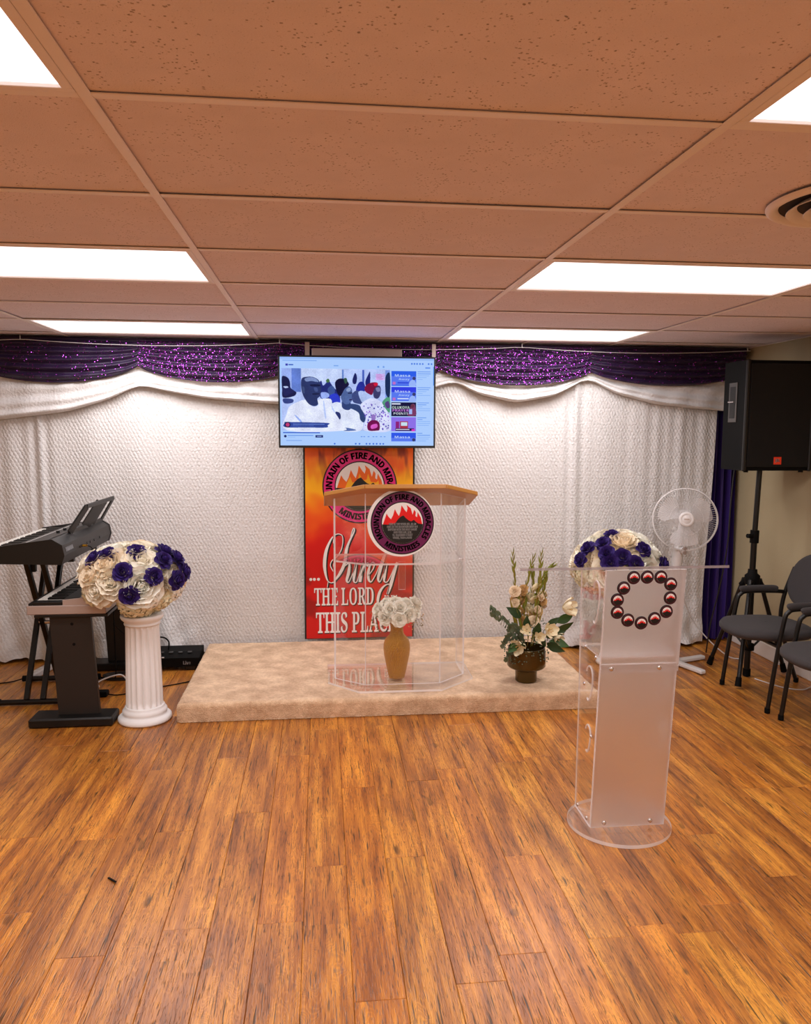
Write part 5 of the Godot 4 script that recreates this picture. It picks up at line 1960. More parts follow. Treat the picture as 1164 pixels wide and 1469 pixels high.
func build_acrylic_stand() -> void:
	var t := thing("acrylic_stand", "narrow frosted acrylic speaker's stand with a ring of round badges", "lectern", Vector3(0, 0, 0))
	var zf := -1.294
	# oval foot
	var oval := PackedVector2Array()
	for i in 64:
		var a := TAU * i / 64
		oval.append(Vector2(1.600 + 0.204 * cos(a), 1.345 + 0.195 * sin(a)))
	clear_sheet("oval_foot", oval, 0.014, Transform3D(Basis(Vector3.RIGHT, Vector3.FORWARD, Vector3.UP), Vector3(0, 0.0085, 0)), t)
	var yb := 0.0165
	# front: frosted lower and upper plates
	var xl := func(y: float) -> float: return lerpf(1.464, 1.497, y / 1.05)
	var xr := func(y: float) -> float: return lerpf(1.764, 1.811, y / 1.05)
	var f1 := PackedVector2Array([Vector2(xl.call(yb), yb), Vector2(xr.call(yb), yb), Vector2(xr.call(0.675), 0.675), Vector2(xl.call(0.675), 0.675)])
	clear_sheet("lower_front_panel", f1, 0.006, Transform3D(Basis(), Vector3(0, 0, zf)), t, M.frosted_acrylic)
	var f2 := PackedVector2Array([Vector2(xl.call(0.645) - 0.002, 0.645), Vector2(xr.call(0.645) + 0.002, 0.645), Vector2(xr.call(1.045) + 0.002, 1.045), Vector2(xl.call(1.045) - 0.002, 1.045)])
	clear_sheet("upper_front_panel", f2, 0.006, Transform3D(Basis(), Vector3(0, 0, zf + 0.0065)), t, M.frosted_acrylic)
	# clear cheeks that widen towards the top; a leaning plane each
	for s in 2:
		var x0: float = xl.call(0.0) if s == 0 else xr.call(0.0)
		var x1: float = xl.call(1.05) if s == 0 else xr.call(1.05)
		var up := Vector3(x1 - x0, 1.05, 0).normalized()
		var side := Vector3.FORWARD
		var nrm := side.cross(up).normalized()
		var xf := Transform3D(Basis(side, up, nrm), Vector3(x0, 0, zf - 0.004))
		var cheek := PackedVector2Array([Vector2(0, yb), Vector2(0.180, yb), Vector2(0.218, 0.515), Vector2(0.270, 0.995), Vector2(0, 1.045)])
		clear_sheet("side_panel", cheek, 0.006, xf, t)
		# scrolled cut-outs: their polished rims
		for c in [[0.085, 0.90, 0.036, 0.085], [0.105, 0.565, 0.036, 0.070], [0.085, 0.345, 0.028, 0.055]]:
			var pts := []
			for i in 20:
				var a := TAU * (0.10 + 0.72 * i / 19.0)
				pts.append(xf * Vector3(c[0] + c[2] * cos(a) * (1.0 + 0.3 * sin(a)), c[1] + c[3] * sin(a), 0.0))
			part("scroll_rim", tube_mesh(pts, 0.0038, 6), M.acrylic_edge, t)
	# inner shelf and the sloping reading plate
	var shf := PackedVector2Array([Vector2(1.486, 1.305), Vector2(1.785, 1.305), Vector2(1.785, 1.50), Vector2(1.486, 1.50)])
	clear_sheet("shelf", shf, 0.006, Transform3D(Basis(Vector3.RIGHT, Vector3.FORWARD, Vector3.UP), Vector3(0, 0.70, 0)), t)
	var back := Vector3(0, -0.185, -1).normalized()
	var plate := PackedVector2Array([Vector2(1.245, 0), Vector2(1.972, 0), Vector2(1.972, 0.36), Vector2(1.245, 0.36)])
	clear_sheet("reading_plate", plate, 0.010, Transform3D(Basis(Vector3.RIGHT, back, Vector3.RIGHT.cross(back)), Vector3(0, 1.057, -1.262)), t).mesh.surface_set_material(1, M.plate_edge)
	# screws
	for q in [[876, 957, 0.012], [944, 954, 0.012], [866, 1183, 0.005], [932, 1180, 0.005]]:
		var x := lerpf(1.475, 1.778, (q[0] - 858.0) / 107.6) if q[1] < 1000 else lerpf(1.464, 1.764, (q[0] - 847.0) / 105.0)
		var y := 0.660 if q[1] < 1000 else 0.036
		part("screw", lathe_mesh([Vector2(0.0095, 0), Vector2(0.009, 0.004), Vector2(0.005, 0.0065), Vector2(0.0005, 0.007)], 14, Transform3D(Basis(Vector3.RIGHT, PI / 2), Vector3(x, y, zf + (0.0095 if y > 0.5 else 0.003)))), M.screw, t)
	for q in [[0.035, 0.037], [0.145, 0.037], [0.04, 0.69], [0.16, 0.70], [0.04, 0.37], [0.15, 0.55]]:
		for s in [0, 1]:
			var x: float = (xl.call(q[1]) - 0.0032) if s == 0 else (xr.call(q[1]) + 0.0032)
			part("screw", lathe_mesh([Vector2(0.008, 0), Vector2(0.0075, 0.003), Vector2(0.004, 0.005), Vector2(0.0005, 0.0055)], 12, Transform3D(Basis(Vector3.BACK, PI / 2 if s == 0 else -PI / 2), Vector3(x, q[1], zf - 0.004 - q[0]))), M.screw, t)
	# ring of badges, each with the flame emblem
	var proto := Node3D.new()
	proto.name = "badge"
	part("disc", lathe_mesh([Vector2(0.0255, 0.0), Vector2(0.0262, 0.001), Vector2(0.0255, 0.003), Vector2(0.018, 0.0046), Vector2(0.0005, 0.0052)], 28, Transform3D(Basis(Vector3.RIGHT, PI / 2), Vector3.ZERO)), M.print_black, proto)
	part("rim_band", ring_mesh(0.0186, 0.0232, 0.0040, 0.0052, 28), M.badge_maroon, proto)
	part("sky", slab_mesh(circle2(0.0175, 24), 0.0050, 0.0056), M.print_white, proto)
	var fp := PackedVector2Array()
	for q in [[-0.95, -0.25], [-0.75, 0.25], [-0.5, 0.1], [-0.35, 0.55], [-0.15, 0.3], [0.0, 0.75], [0.2, 0.35], [0.4, 0.6], [0.5, 0.15], [0.8, 0.3], [0.95, -0.25], [0.0, -0.5]]:
		fp.append(Vector2(q[0], q[1]) * 0.0170)
	part("flames", slab_mesh(fp, 0.0056, 0.0062), M.print_red, proto)
	var mp := PackedVector2Array()
	for i in 13:
		var a := lerpf(PI + 0.12, TAU - 0.12, i / 12.0)
		mp.append(Vector2(cos(a), sin(a)) * 0.0174)
	for q in [[0.45, -0.05], [0.1, 0.15], [-0.2, 0.05], [-0.5, -0.12]]:
		mp.append(Vector2(q[0], q[1]) * 0.0170)
	part("mountain", slab_mesh(mp, 0.0062, 0.0067), M.print_black, proto)
	var crop := [[533, 188], [665, 185], [798, 187], [895, 257], [890, 392], [852, 525], [735, 593], [605, 632], [475, 602], [373, 523], [373, 403], [435, 288]]
	for q in crop:
		var px: float = 830.0 + q[0] / 6.847
		var py: float = 800.0 + q[1] / 6.847
		var y := lerpf(1.050, 0.646, (py - 815.0) / 148.0)
		var s := (py - 815.0) / 148.0
		var x := lerpf(lerpf(1.498, 1.475, s), lerpf(1.812, 1.778, s), (px - lerpf(871.0, 858.0, s)) / lerpf(113.0, 107.6, s))
		var d := proto.duplicate()
		t.add_child(d, true)
		d.position = Vector3(x, y, zf + 0.0098)
	proto.free()


# ---------------------------------------------------------------- keyboards

func keys_into(white: SurfaceTool, black: SurfaceTool, x_front: float, x_back: float, y: float, z0: float, z1: float, count: int) -> void:
	var w := (z0 - z1) / count
	for i in count:
		var za := z0 - i * w
		add_bx(white, Vector3(x_front, y - 0.016, za - w + 0.0005), Vector3(x_back, y, za - 0.0005), 0.001)
		if i % 7 in [0, 1, 3, 4, 5] and i < count - 1:
			var zc := za - w
			add_bx(black, Vector3(lerpf(x_front, x_back, 0.36), y, zc - 0.0055), Vector3(x_back, y + 0.011, zc + 0.0055), 0.0015)


func extrude_z(pts: Array, z0: float, z1: float) -> ArrayMesh:
	var p := PackedVector2Array()
	for q in pts:
		p.append(Vector2(q[0], q[1]))
	return slab_mesh(p, z1, z0)


func build_keyboards() -> void:
	# upper keyboard, its back to the altar
	var k := thing("keyboard", "black arranger keyboard with a music rest on the X-shaped stand", "keyboard")
	var z0 := -2.735
	var z1 := -3.685
	part("case", extrude_z([[-0.962, 0.850], [-0.947, 0.898], [-0.957, 0.952], [-1.008, 0.985], [-1.192, 0.957], [-1.192, 0.930], [-1.372, 0.914], [-1.376, 0.872], [-1.362, 0.862]], z0 - 0.022, z1 + 0.022), M.dark_gray_plastic, k)
	for z in [[z0, z0 - 0.0215], [z1 + 0.0215, z1]]:
		part("end_cheek", extrude_z([[-0.960, 0.849], [-0.944, 0.898], [-0.955, 0.955], [-1.008, 0.988], [-1.20, 0.962], [-1.374, 0.938], [-1.382, 0.872], [-1.366, 0.860]], z[0], z[1]), M.black_plastic, k)
	part("control_panel", extrude_z([[-1.030, 0.9825], [-1.030, 0.9845], [-1.188, 0.9605], [-1.188, 0.9585]], z0 - 0.03, z1 + 0.03), M.black_plastic, k)
	part("pinstripe", extrude_z([[-1.150, 0.9650], [-1.150, 0.9666], [-1.158, 0.9654], [-1.158, 0.9638]], z0 - 0.03, z1 + 0.03), M.white_plastic, k)
	var white := st_new()
	var black := st_new()
	keys_into(white, black, -1.372, -1.205, 0.934, z0 - 0.026, z1 + 0.026, 36)
	part("white_keys", white.commit(), M.key_white, k)
	part("black_keys", black.commit(), M.key_black, k)
	for z in [-3.10, -3.22, -3.34, -3.46]:
		part("knob", tube_mesh([Vector3(-1.09, 0.972, z), Vector3(-1.092, 0.988, z)], 0.010, 12), M.black_plastic, k)
	# rear: maker's name, sockets
	var st := st_new()
	text_fit(st, "YAMAHA", bold, 0.022, 0.125, Transform3D(Basis(Vector3.FORWARD, Vector3(-0.155, 0.988, 0).normalized(), Vector3(0.988, 0.155, 0).normalized()), Vector3(-0.9505, 0.925, -2.845)))
	part("maker_lettering", st.commit(), M.print_silver, k)
	for z in [-3.02, -3.06, -3.16, -3.22, -3.30, -3.42]:
		part("socket", tube_mesh([Vector3(-0.952, 0.905, z), Vector3(-0.945, 0.906, z)], 0.008, 10), M.black_metal, k)
	part("plug", tube_mesh([Vector3(-0.945, 0.906, -3.06), Vector3(-0.920, 0.906, -3.06)], 0.007, 8), M.gold_glaze, k)
	# music rest: a frame with two bars
	var mr := Node3D.new()
	mr.name = "music_rest"
	k.add_child(mr, true)
	st = st_new()
	var bl := Vector3(-1.004, 0.984, -3.02)
	var brr := Vector3(-1.004, 0.984, -3.66)
	var tl := Vector3(-0.925, 1.128, -3.10)
	var tr := Vector3(-0.925, 1.128, -3.68)
	bar(st, bl, brr, 0.016, 0.03, Vector3.UP, 0.003)
	bar(st, tl, tr, 0.010, 0.026, Vector3.UP, 0.003)
	bar(st, bl, tl, 0.060, 0.010, Vector3.RIGHT, 0.003)
	bar(st, brr, tr, 0.045, 0.010, Vector3.RIGHT, 0.003)
	part("frame", st.commit(), M.black_plastic, mr)
	for u in [0.47, 0.64]:
		st = st_new()
		bar(st, bl.lerp(brr, u), tl.lerp(tr, u), 0.13 if u < 0.5 else 0.10, 0.008, Vector3.RIGHT, 0.002)
		part("bar", st.commit(), M.dark_gray_plastic, mr)
	attach_cord("signal_cable", [Vector3(-0.919, 0.906, -3.06), Vector3(-0.895, 0.88, -3.07), Vector3(-0.900, 0.78, -3.05), Vector3(-0.955, 0.72, -3.02), Vector3(-0.99, 0.706, -3.01)], 0.003, M.soft_black, k)
	# X stand
	var s := thing("keyboard_stand", "black double-braced X-shaped keyboard stand", "stand")
	for z in [-2.985, -3.42]:
		part("foot_bar", tube_mesh([Vector3(-1.42, 0.0185, z), Vector3(-1.00, 0.0185, z)], 0.016, 12), M.black_metal, s)
		for x in [-1.425, -0.995]:
			part("foot_cap", tube_mesh([Vector3(x - 0.018, 0.0205, z), Vector3(x + 0.018, 0.0205, z)], 0.0185, 12), M.soft_black, s)
		part("top_bar", bx(Vector3(-1.36, 0.826, z - 0.016), Vector3(-0.97, 0.848, z + 0.016), 0.003), M.black_metal, s)
	for x in [-1.265, -1.175]:
		st = st_new()
		bar(st, Vector3(x, 0.03, -2.985), Vector3(x, 0.828, -3.42), 0.028, 0.028, Vector3.RIGHT, 0.003)
		part("leg", st.commit(), M.black_metal, s)
		st = st_new()
		bar(st, Vector3(x + 0.032, 0.03, -3.42), Vector3(x + 0.032, 0.828, -2.985), 0.028, 0.028, Vector3.RIGHT, 0.003)
		part("leg", st.commit(), M.black_metal, s)
	part("pivot_bolt", tube_mesh([Vector3(-1.275, 0.43, -3.2025), Vector3(-1.085, 0.43, -3.2025)], 0.012, 12), M.screw, s)
	part("locking_plate", tube_mesh([Vector3(-1.072, 0.43, -3.2025), Vector3(-1.085, 0.43, -3.2025)], 0.055, 20), M.black_metal, s)
	part("height_lug", bx(Vector3(-1.24, 0.76, -3.06), Vector3(-1.20, 0.825, -3.03), 0.004), M.black_plastic, s)
	# digital piano in front of it, on panel legs
	var p := thing("digital_piano", "silver and black digital piano on dark panel legs", "piano")
	z0 = -2.632
	z1 = -3.70
	part("bed", bx(Vector3(-1.113, 0.604, z1), Vector3(-0.713, 0.652, z0), 0.004), M.silver_plastic, p)
	part("key_slip", bx(Vector3(-1.105, 0.652, z1 + 0.02), Vector3(-1.085, 0.664, z0 - 0.006), 0.002), M.black_plastic, p)
	part("key_block", bx(Vector3(-1.085, 0.652, z0 - 0.055), Vector3(-0.935, 0.671, z0 - 0.006), 0.003), M.black_plastic, p)
	part("key_block", bx(Vector3(-1.085, 0.652, z1 + 0.006), Vector3(-0.935, 0.671, z1 + 0.055), 0.003), M.black_plastic, p)
	part("control_housing", extrude_z([[-0.932, 0.652], [-0.720, 0.652], [-0.726, 0.690], [-0.742, 0.700], [-0.932, 0.679]], z0 - 0.004, z1 + 0.004), M.silver_plastic, p)
	part("panel_strip", extrude_z([[-0.930, 0.6800], [-0.930, 0.6830], [-0.850, 0.6915], [-0.850, 0.6885]], z0 - 0.02, z1 + 0.02), M.black_plastic, p)
	white = st_new()
	black = st_new()
	keys_into(white, black, -1.082, -0.937, 0.668, z0 - 0.058, z1 + 0.058, 45)
	part("white_keys", white.commit(), M.key_white, p)
	part("black_keys", black.commit(), M.key_black, p)
	part("under_board", bx(Vector3(-1.078, 0.588, z1 + 0.01), Vector3(-0.706, 0.603, z0 - 0.002), 0.002), M.black_plastic, p)
	for z in [z0 - 0.045, z1 + 0.045]:
		part("end_panel", extrude_z([[-1.012, 0.588], [-0.802, 0.588], [-0.772, 0.052], [-0.985, 0.052]], z + 0.012, z - 0.012), M.dark_laminate, p)
		part("foot", bx(Vector3(-1.122, 0.002, z - 0.075), Vector3(-0.692, 0.051, z + 0.075), 0.008), M.black_plastic, p)
	attach_cord("pedal_cable", [Vector3(-0.85, 0.586, -3.30), Vector3(-0.86, 0.30, -3.34), Vector3(-0.865, 0.06, -3.36), Vector3(-0.90, 0.006, -3.40), Vector3(-0.98, 0.006, -3.44)], 0.004, M.soft_black, p)
	attach_cord("drooping_cable", [Vector3(-0.88, 0.36, -3.40), Vector3(-0.84, 0.26, -3.52), Vector3(-0.78, 0.20, -3.62), Vector3(-0.72, 0.19, -3.68)], 0.0035, M.soft_black, p)
	part("cam_cover", tube_mesh([Vector3(-0.898, 0.545, z0 - 0.034), Vector3(-0.898, 0.545, z0 - 0.0315)], 0.008, 12), M.soft_black, p)
	part("cam_cover", tube_mesh([Vector3(-0.892, 0.435, z0 - 0.034), Vector3(-0.892, 0.435, z0 - 0.0315)], 0.008, 12), M.soft_black, p)


# ---------------------------------------------------------------- fan

func build_fan() -> void:
	var at := Vector3(2.79, 0, -3.40)
	var t := thing("pedestal_fan", "white pedestal fan in front of the curtain edge", "fan", at)
	for i in 2:
		var a := -0.32 + i * PI / 2
		var d := Vector3(cos(a), 0, sin(a)) * 0.27
		var st := st_new()
		bar(st, Vector3(-d.x, 0.017 + 0.002 * i, -d.z), Vector3(d.x, 0.017 + 0.002 * i, d.z), 0.045, 0.026, Vector3.UP, 0.006)
		part("foot_bar", st.commit(), M.white_plastic, t)
	part("pole_socket", lathe_mesh([Vector2(0.045, 0.028), Vector2(0.042, 0.045), Vector2(0.026, 0.06), Vector2(0.020, 0.10), Vector2(0.001, 0.10)], 24), M.white_plastic, t)
	part("pole", tube_mesh([Vector3(0, 0.05, 0), Vector3(0, 0.70, 0)], 0.0125, 16), M.white_plastic, t)
	part("height_collar", tube_mesh([Vector3(0, 0.36, 0), Vector3(0, 0.42, 0)], 0.020, 16), M.white_plastic, t)
	part("neck", tube_mesh(smooth_path([Vector3(-0.01, 0.62, 0), Vector3(-0.005, 0.70, 0.0), Vector3(0.0, 0.80, 0.0), Vector3(0.02, 0.92, -0.01), Vector3(0.03, 0.985, -0.02)], 5), [0.024, 0.025, 0.027, 0.030, 0.033, 0.036, 0.036, 0.035, 0.033, 0.031, 0.029, 0.027, 0.025, 0.024, 0.023, 0.022, 0.021, 0.021, 0.021, 0.021, 0.021], 16), M.white_plastic, t)
	# control dial on the neck
	part("control_pod", tube_mesh([Vector3(0.015, 0.785, 0.03), Vector3(0.018, 0.785, 0.055)], 0.024, 20), M.wire_white, t)
	for y in [0.800, 0.772]:
		part("dial", tube_mesh([Vector3(0.018, y, 0.053), Vector3(0.019, y, 0.066)], 0.012, 14), M.silver_plastic, t)
	attach_cord("power_cord", [Vector3(2.80, 0.72, -3.43), Vector3(2.86, 0.58, -3.50), Vector3(2.93, 0.42, -3.58), Vector3(3.03, 0.24, -3.62), Vector3(3.14, 0.10, -3.58), Vector3(3.24, 0.01, -3.50), Vector3(3.30, 0.006, -3.45)], 0.0045, M.white_plastic, t)
	# head, turned and tipped a little towards the room
	var head := Node3D.new()
	head.name = "fan_head"
	head.position = Vector3(0.035, 0.988, 0.0)
	head.rotation = Vector3(-0.12, -0.30, 0)
	t.add_child(head, true)
	var turn := Basis(Vector3.RIGHT, PI / 2)
	part("motor_housing", lathe_mesh([Vector2(0.001, -0.14), Vector2(0.04, -0.135), Vector2(0.062, -0.11), Vector2(0.068, -0.06), Vector2(0.062, -0.02), Vector2(0.03, -0.005), Vector2(0.001, -0.004)], 28, Transform3D(turn, Vector3.ZERO)), M.white_plastic, head)
	var st := st_new()
	for b in 3:
		var a0 := TAU * b / 3.0 + 0.5
		var rows := []
		for j in 9:
			var r := lerpf(0.035, 0.178, j / 8.0)
			var row := []
			for i in 9:
				var u := i / 8.0 - 0.5
				var half := lerpf(0.55, 0.80, smoothstep(0.0, 0.7, j / 8.0)) * (1.0 - 0.25 * smoothstep(0.75, 1.0, j / 8.0))
				var a := a0 + u * 2.0 * half * 0.8
				row.append(Vector3(cos(a) * r, sin(a) * r, 0.03 + 0.036 * u))
			rows.append(row)
		sheet(st, rows)
	part("blades", st.commit(), M.pale_blade, head)
	part("blade_hub", lathe_mesh([Vector2(0.038, 0.008), Vector2(0.038, 0.045), Vector2(0.02, 0.052), Vector2(0.001, 0.053)], 24, Transform3D(turn, Vector3.ZERO)), M.white_plastic, head)
	# guard: front and rear wire cages with a rim
	for s in [1.0, -1.0]:
		st = st_new()
		var n := 84
		for i in n:
			var a := TAU * i / n
			var d := Vector3(cos(a), sin(a), 0)
			var sw := Vector3(-sin(a), cos(a), 0)
			var pts := []
			for q in [[0.047, 0.074], [0.10, 0.070], [0.155, 0.058], [0.190, 0.036], [0.203, 0.012]]:
				pts.append(d * q[0] + sw * 0.02 * (1.0 - q[0] / 0.2) + Vector3(0, 0, 0.028 + s * q[1] * (1.0 if s > 0 else 0.8)))
			tube(st, pts, 0.0009, 4, false)
		for r in [[0.105, 0.069], [0.203, 0.012]]:
			var pts := []
			for i in 49:
				var a := TAU * i / 48
				pts.append(Vector3(cos(a) * r[0], sin(a) * r[0], 0.028 + s * r[1] * (1.0 if s > 0 else 0.8)))
			tube(st, pts, 0.0022 if r[0] > 0.2 else 0.0014, 6, false)
		part("wire_guard", st.commit(), M.wire_white, head)
	part("guard_rim", ring_mesh(0.200, 0.209, 0.017, 0.039, 56), M.wire_white, head)
	part("guard_badge", lathe_mesh([Vector2(0.050, 0.098), Vector2(0.048, 0.104), Vector2(0.036, 0.107), Vector2(0.034, 0.104), Vector2(0.026, 0.104), Vector2(0.024, 0.108), Vector2(0.001, 0.109)], 32, Transform3D(turn, Vector3.ZERO)), M.white_plastic, head)
	st = st_new()
	add_bx(st, Vector3(-0.016, -0.003, 0.1085), Vector3(0.016, 0.004, 0.1100))
	part("badge_print", st.commit(), M.silver_plastic, head)


# ---------------------------------------------------------------- loudspeaker

func build_speaker() -> void:
	var s := thing("speaker_stand", "black tripod speaker stand in the corner behind the chairs", "stand")
	var c := Vector3(3.150, 0, -3.10)
	part("pole", tube_mesh([c + Vector3(-0.006, 0.03, 0), c + Vector3(0.0, 0.92, 0)], 0.019, 16), M.black_metal, s)
	part("upper_pole", tube_mesh([c + Vector3(0.0, 0.90, 0), c + Vector3(0.012, 1.331, 0)], 0.0165, 16), M.black_metal, s)
	part("height_collar", tube_mesh([c + Vector3(0, 0.87, 0), c + Vector3(0.001, 0.95, 0)], 0.027, 16), M.soft_black, s)
	part("collar_knob", tube_mesh([c + Vector3(-0.02, 0.915, 0.01), c + Vector3(-0.058, 0.918, 0.02)], 0.014, 12), M.soft_black, s)
	part("leg_hub", lathe_mesh([Vector2(0.02, 0.60), Vector2(0.045, 0.605), Vector2(0.047, 0.66), Vector2(0.030, 0.675), Vector2(0.028, 0.70), Vector2(0.02, 0.70)], 18, Transform3D(Basis(), c)), M.soft_black, s)
	part("lower_hub", lathe_mesh([Vector2(0.02, 0.17), Vector2(0.033, 0.175), Vector2(0.033, 0.215), Vector2(0.02, 0.22)], 16, Transform3D(Basis(), c)), M.soft_black, s)
	part("pole_foot", tube_mesh([c + Vector3(-0.006, 0.004, 0), c + Vector3(-0.006, 0.05, 0)], 0.024, 14), M.soft_black, s)
	for f in [Vector3(3.015, 0, -3.337), Vector3(2.957, 0, -2.869), Vector3(3.42, 0, -3.13)]:
		var d: Vector3 = (f - c).normalized()
		var top := c + d * 0.055 + Vector3(0, 0.635, 0)
		var low: Vector3 = f + Vector3(0, 0.022, 0)
		part("leg", tube_mesh([top, low], 0.0135, 12), M.black_metal, s)
		part("leg_joint", tube_mesh([c + d * 0.035 + Vector3(0, 0.635, 0), top + (low - top).normalized() * 0.05], 0.020, 10), M.soft_black, s)
		part("rubber_foot", tube_mesh([low + (top - low).normalized() * 0.05, low + Vector3(0, -0.008, 0)], [0.0165, 0.0200], 12), M.soft_black, s)
		part("brace", tube_mesh([c + d * 0.03 + Vector3(0, 0.195, 0), top.lerp(low, 0.52)], 0.007, 8), M.black_metal, s)
	# cabinet on the pole
	var o := thing("loudspeaker", "large black loudspeaker cabinet on the tripod stand", "loudspeaker")
	var plan := PackedVector2Array([Vector2(2.990, 3.005), Vector2(3.435, 3.005), Vector2(3.435, 3.20), Vector2(3.36, 3.40), Vector2(3.07, 3.40), Vector2(2.990, 3.26)])
	part("cabinet", slab_mesh(plan, 1.333, 2.005, Transform3D(Basis(Vector3.RIGHT, Vector3.FORWARD, Vector3.UP), Vector3.ZERO)), M.soft_black, o)
	part("grille", bx(Vector3(3.012, 1.355, -3.004), Vector3(3.413, 1.985, -2.988), 0.006), M.speaker_grille, o)
	part("edge_guard", bx(Vector3(2.986, 1.330, -3.012), Vector3(3.011, 2.008, -2.990), 0.006), M.black_plastic, o)
	part("edge_guard", bx(Vector3(3.414, 1.330, -3.012), Vector3(3.439, 2.008, -2.990), 0.006), M.black_plastic, o)
	part("badge", bx(Vector3(3.182, 1.372, -2.987), Vector3(3.232, 1.418, -2.984), 0.002), M.badge_orange, o)
	var st := st_new()
	text_fit(st, "JBL", bold, 0.018, 0.030, Transform3D(Basis(), Vector3(3.207, 1.397, -2.9835)))
	part("badge_lettering", st.commit(), M.print_white, o)
	# recessed side handle
	var hd := Node3D.new()
	hd.name = "side_handle"
	o.add_child(hd, true)
	part("plate", bx(Vector3(2.984, 1.63, -3.190), Vector3(2.9895, 1.875, -3.095), 0.002), M.handle_gray, hd)
	part("recess", bx(Vector3(2.982, 1.655, -3.172), Vector3(2.985, 1.85, -3.112)), M.print_black, hd)
	part("grip", tube_mesh([Vector3(2.976, 1.757, -3.175), Vector3(2.976, 1.757, -3.11)], 0.006, 8), M.screw, hd)
	attach_cord("signal_cable", [Vector3(3.20, 1.45, -3.405), Vector3(3.20, 1.36, -3.46), Vector3(3.18, 1.10, -3.46), Vector3(3.17, 0.80, -3.46), Vector3(3.15, 0.50, -3.50), Vector3(3.12, 0.25, -3.54), Vector3(3.11, 0.02, -3.57)], 0.0045, M.dark_gray_plastic, o)
	for q in [Vector3(3.03, 1.322, -3.03), Vector3(3.39, 1.322, -3.03)]:
		part("rubber_foot", tube_mesh([q, q + Vector3(0, 0.012, 0)], 0.014, 12), M.soft_black, o)


# ---------------------------------------------------------------- chairs

# a padded armchair on a bent tube frame; faces -x, origin on the floor under the seat's middle
func make_chair(called: String, label: String, at: Vector3) -> Node3D:
	var t := thing(called, label, "chair", at, "chairs along the wall")
	# seat cushion: rounded squarish pillow
	var st := st_new()
	var rows := []
	for q in [[0.02, 0.392], [0.80, 0.392], [0.94, 0.400], [1.0, 0.418], [1.0, 0.434], [0.95, 0.449], [0.82, 0.457], [0.5, 0.460], [0.02, 0.461]]:
		var row := []
		for i in 49:
			var a := TAU * i / 48
			var e := 0.72
			var x: float = signf(cos(a)) * pow(absf(cos(a)), e) * 0.235 * q[0]
			var z: float = signf(sin(a)) * pow(absf(sin(a)), e) * 0.232 * q[0]
			row.append(Vector3(x, q[1] - 0.012 * smoothstep(-0.15, -0.25, x), z))
		rows.append(row)
	sheet(st, rows, null, true, true)
	part("seat", st.commit(), M.chair_fabric, t)
	# back cushion: oval pad, bowed and leaning
	st = st_new()
	var lean := 0.34
	var bb := Basis(Vector3.BACK, -lean)
	var cb := Vector3(0.325, 0.68, 0)
	rows = []
	for q in [[0.02, -0.016], [0.85, -0.016], [0.97, -0.008], [1.0, 0.008], [0.95, 0.022], [0.8, 0.028], [0.02, 0.030]]:
		var row := []
		for i in 41:
			var a := TAU * i / 40
			var e := 0.8
			var z: float = signf(cos(a)) * pow(absf(cos(a)), e) * 0.225 * q[0]
			var y: float = signf(sin(a)) * pow(absf(sin(a)), e) * 0.185 * q[0]
			row.append(cb + bb * Vector3(q[1] - 0.9 * z * z, y, z))
		rows.append(row)
	sheet(st, rows, null, true)
	part("backrest", st.commit(), M.chair_fabric, t)
	for s in [-1.0, 1.0]:
		var z: float = s * 0.249
		# one bent tube: front leg, arm, down to the back
		part("front_leg", tube_mesh(smooth_path([Vector3(-0.115, 0.012, z), Vector3(-0.085, 0.25, z), Vector3(-0.045, 0.52, z), Vector3(-0.02, 0.575, z), Vector3(0.03, 0.590, z), Vector3(0.20, 0.588, z), Vector3(0.27, 0.582, z)], 5), 0.0125, 12), M.black_metal, t)
		part("rear_leg", tube_mesh(smooth_path([Vector3(0.375, 0.012, z), Vector3(0.30, 0.22, z), Vector3(0.25, 0.40, z), Vector3(0.265, 0.56, z), Vector3(0.315, 0.74, z * 0.93)], 5), 0.0125, 12), M.black_metal, t)
		part("armrest", tube_mesh(smooth_path([Vector3(-0.025, 0.600, z), Vector3(0.0, 0.606, z), Vector3(0.10, 0.608, z), Vector3(0.19, 0.606, z), Vector3(0.215, 0.598, z)], 4), [0.010, 0.017, 0.020, 0.021, 0.021, 0.021, 0.021, 0.021, 0.021, 0.021, 0.021, 0.021, 0.021, 0.021, 0.020, 0.017, 0.010], 12), M.chair_fabric, t)
		for x in [-0.115, 0.375]:
			part("foot_cap", tube_mesh([Vector3(x, 0.002, z), Vector3(x, 0.030, z)], 0.0150, 12), M.soft_black, t)
	part("seat_rail", tube_mesh([Vector3(-0.068, 0.380, -0.249), Vector3(-0.068, 0.380, 0.249)], 0.0105, 10), M.black_metal, t)
	part("seat_rail", tube_mesh([Vector3(0.235, 0.385, -0.249), Vector3(0.235, 0.385, 0.249)], 0.0105, 10), M.black_metal, t)
	return t


func build_chairs() -> void:
	make_chair("armchair", "grey padded armchair on black tube legs, in front of the speaker stand", Vector3(3.015, 0, -2.705))
	make_chair("armchair", "grey padded armchair on black tube legs, second from the corner", Vector3(3.030, 0, -2.100))


# ---------------------------------------------------------------- small things on the floor

# a cord that belongs to a thing; the points are in the room's coordinates
func attach_cord(called: String, pts: Array, r: float, m: Material, owner_node: Node3D) -> void:
	var local := []
	for q in smooth_path(pts, 8):
		local.append(q - owner_node.position)
	part(called, tube_mesh(local, r, 6), m, owner_node)


func cord(called: String, label: String, pts: Array, r: float, m: Material, category := "cord") -> void:
	var o := part(numbered(called), tube_mesh(smooth_path(pts, 8), r, 6), m, self)
	tag(o, label, category)


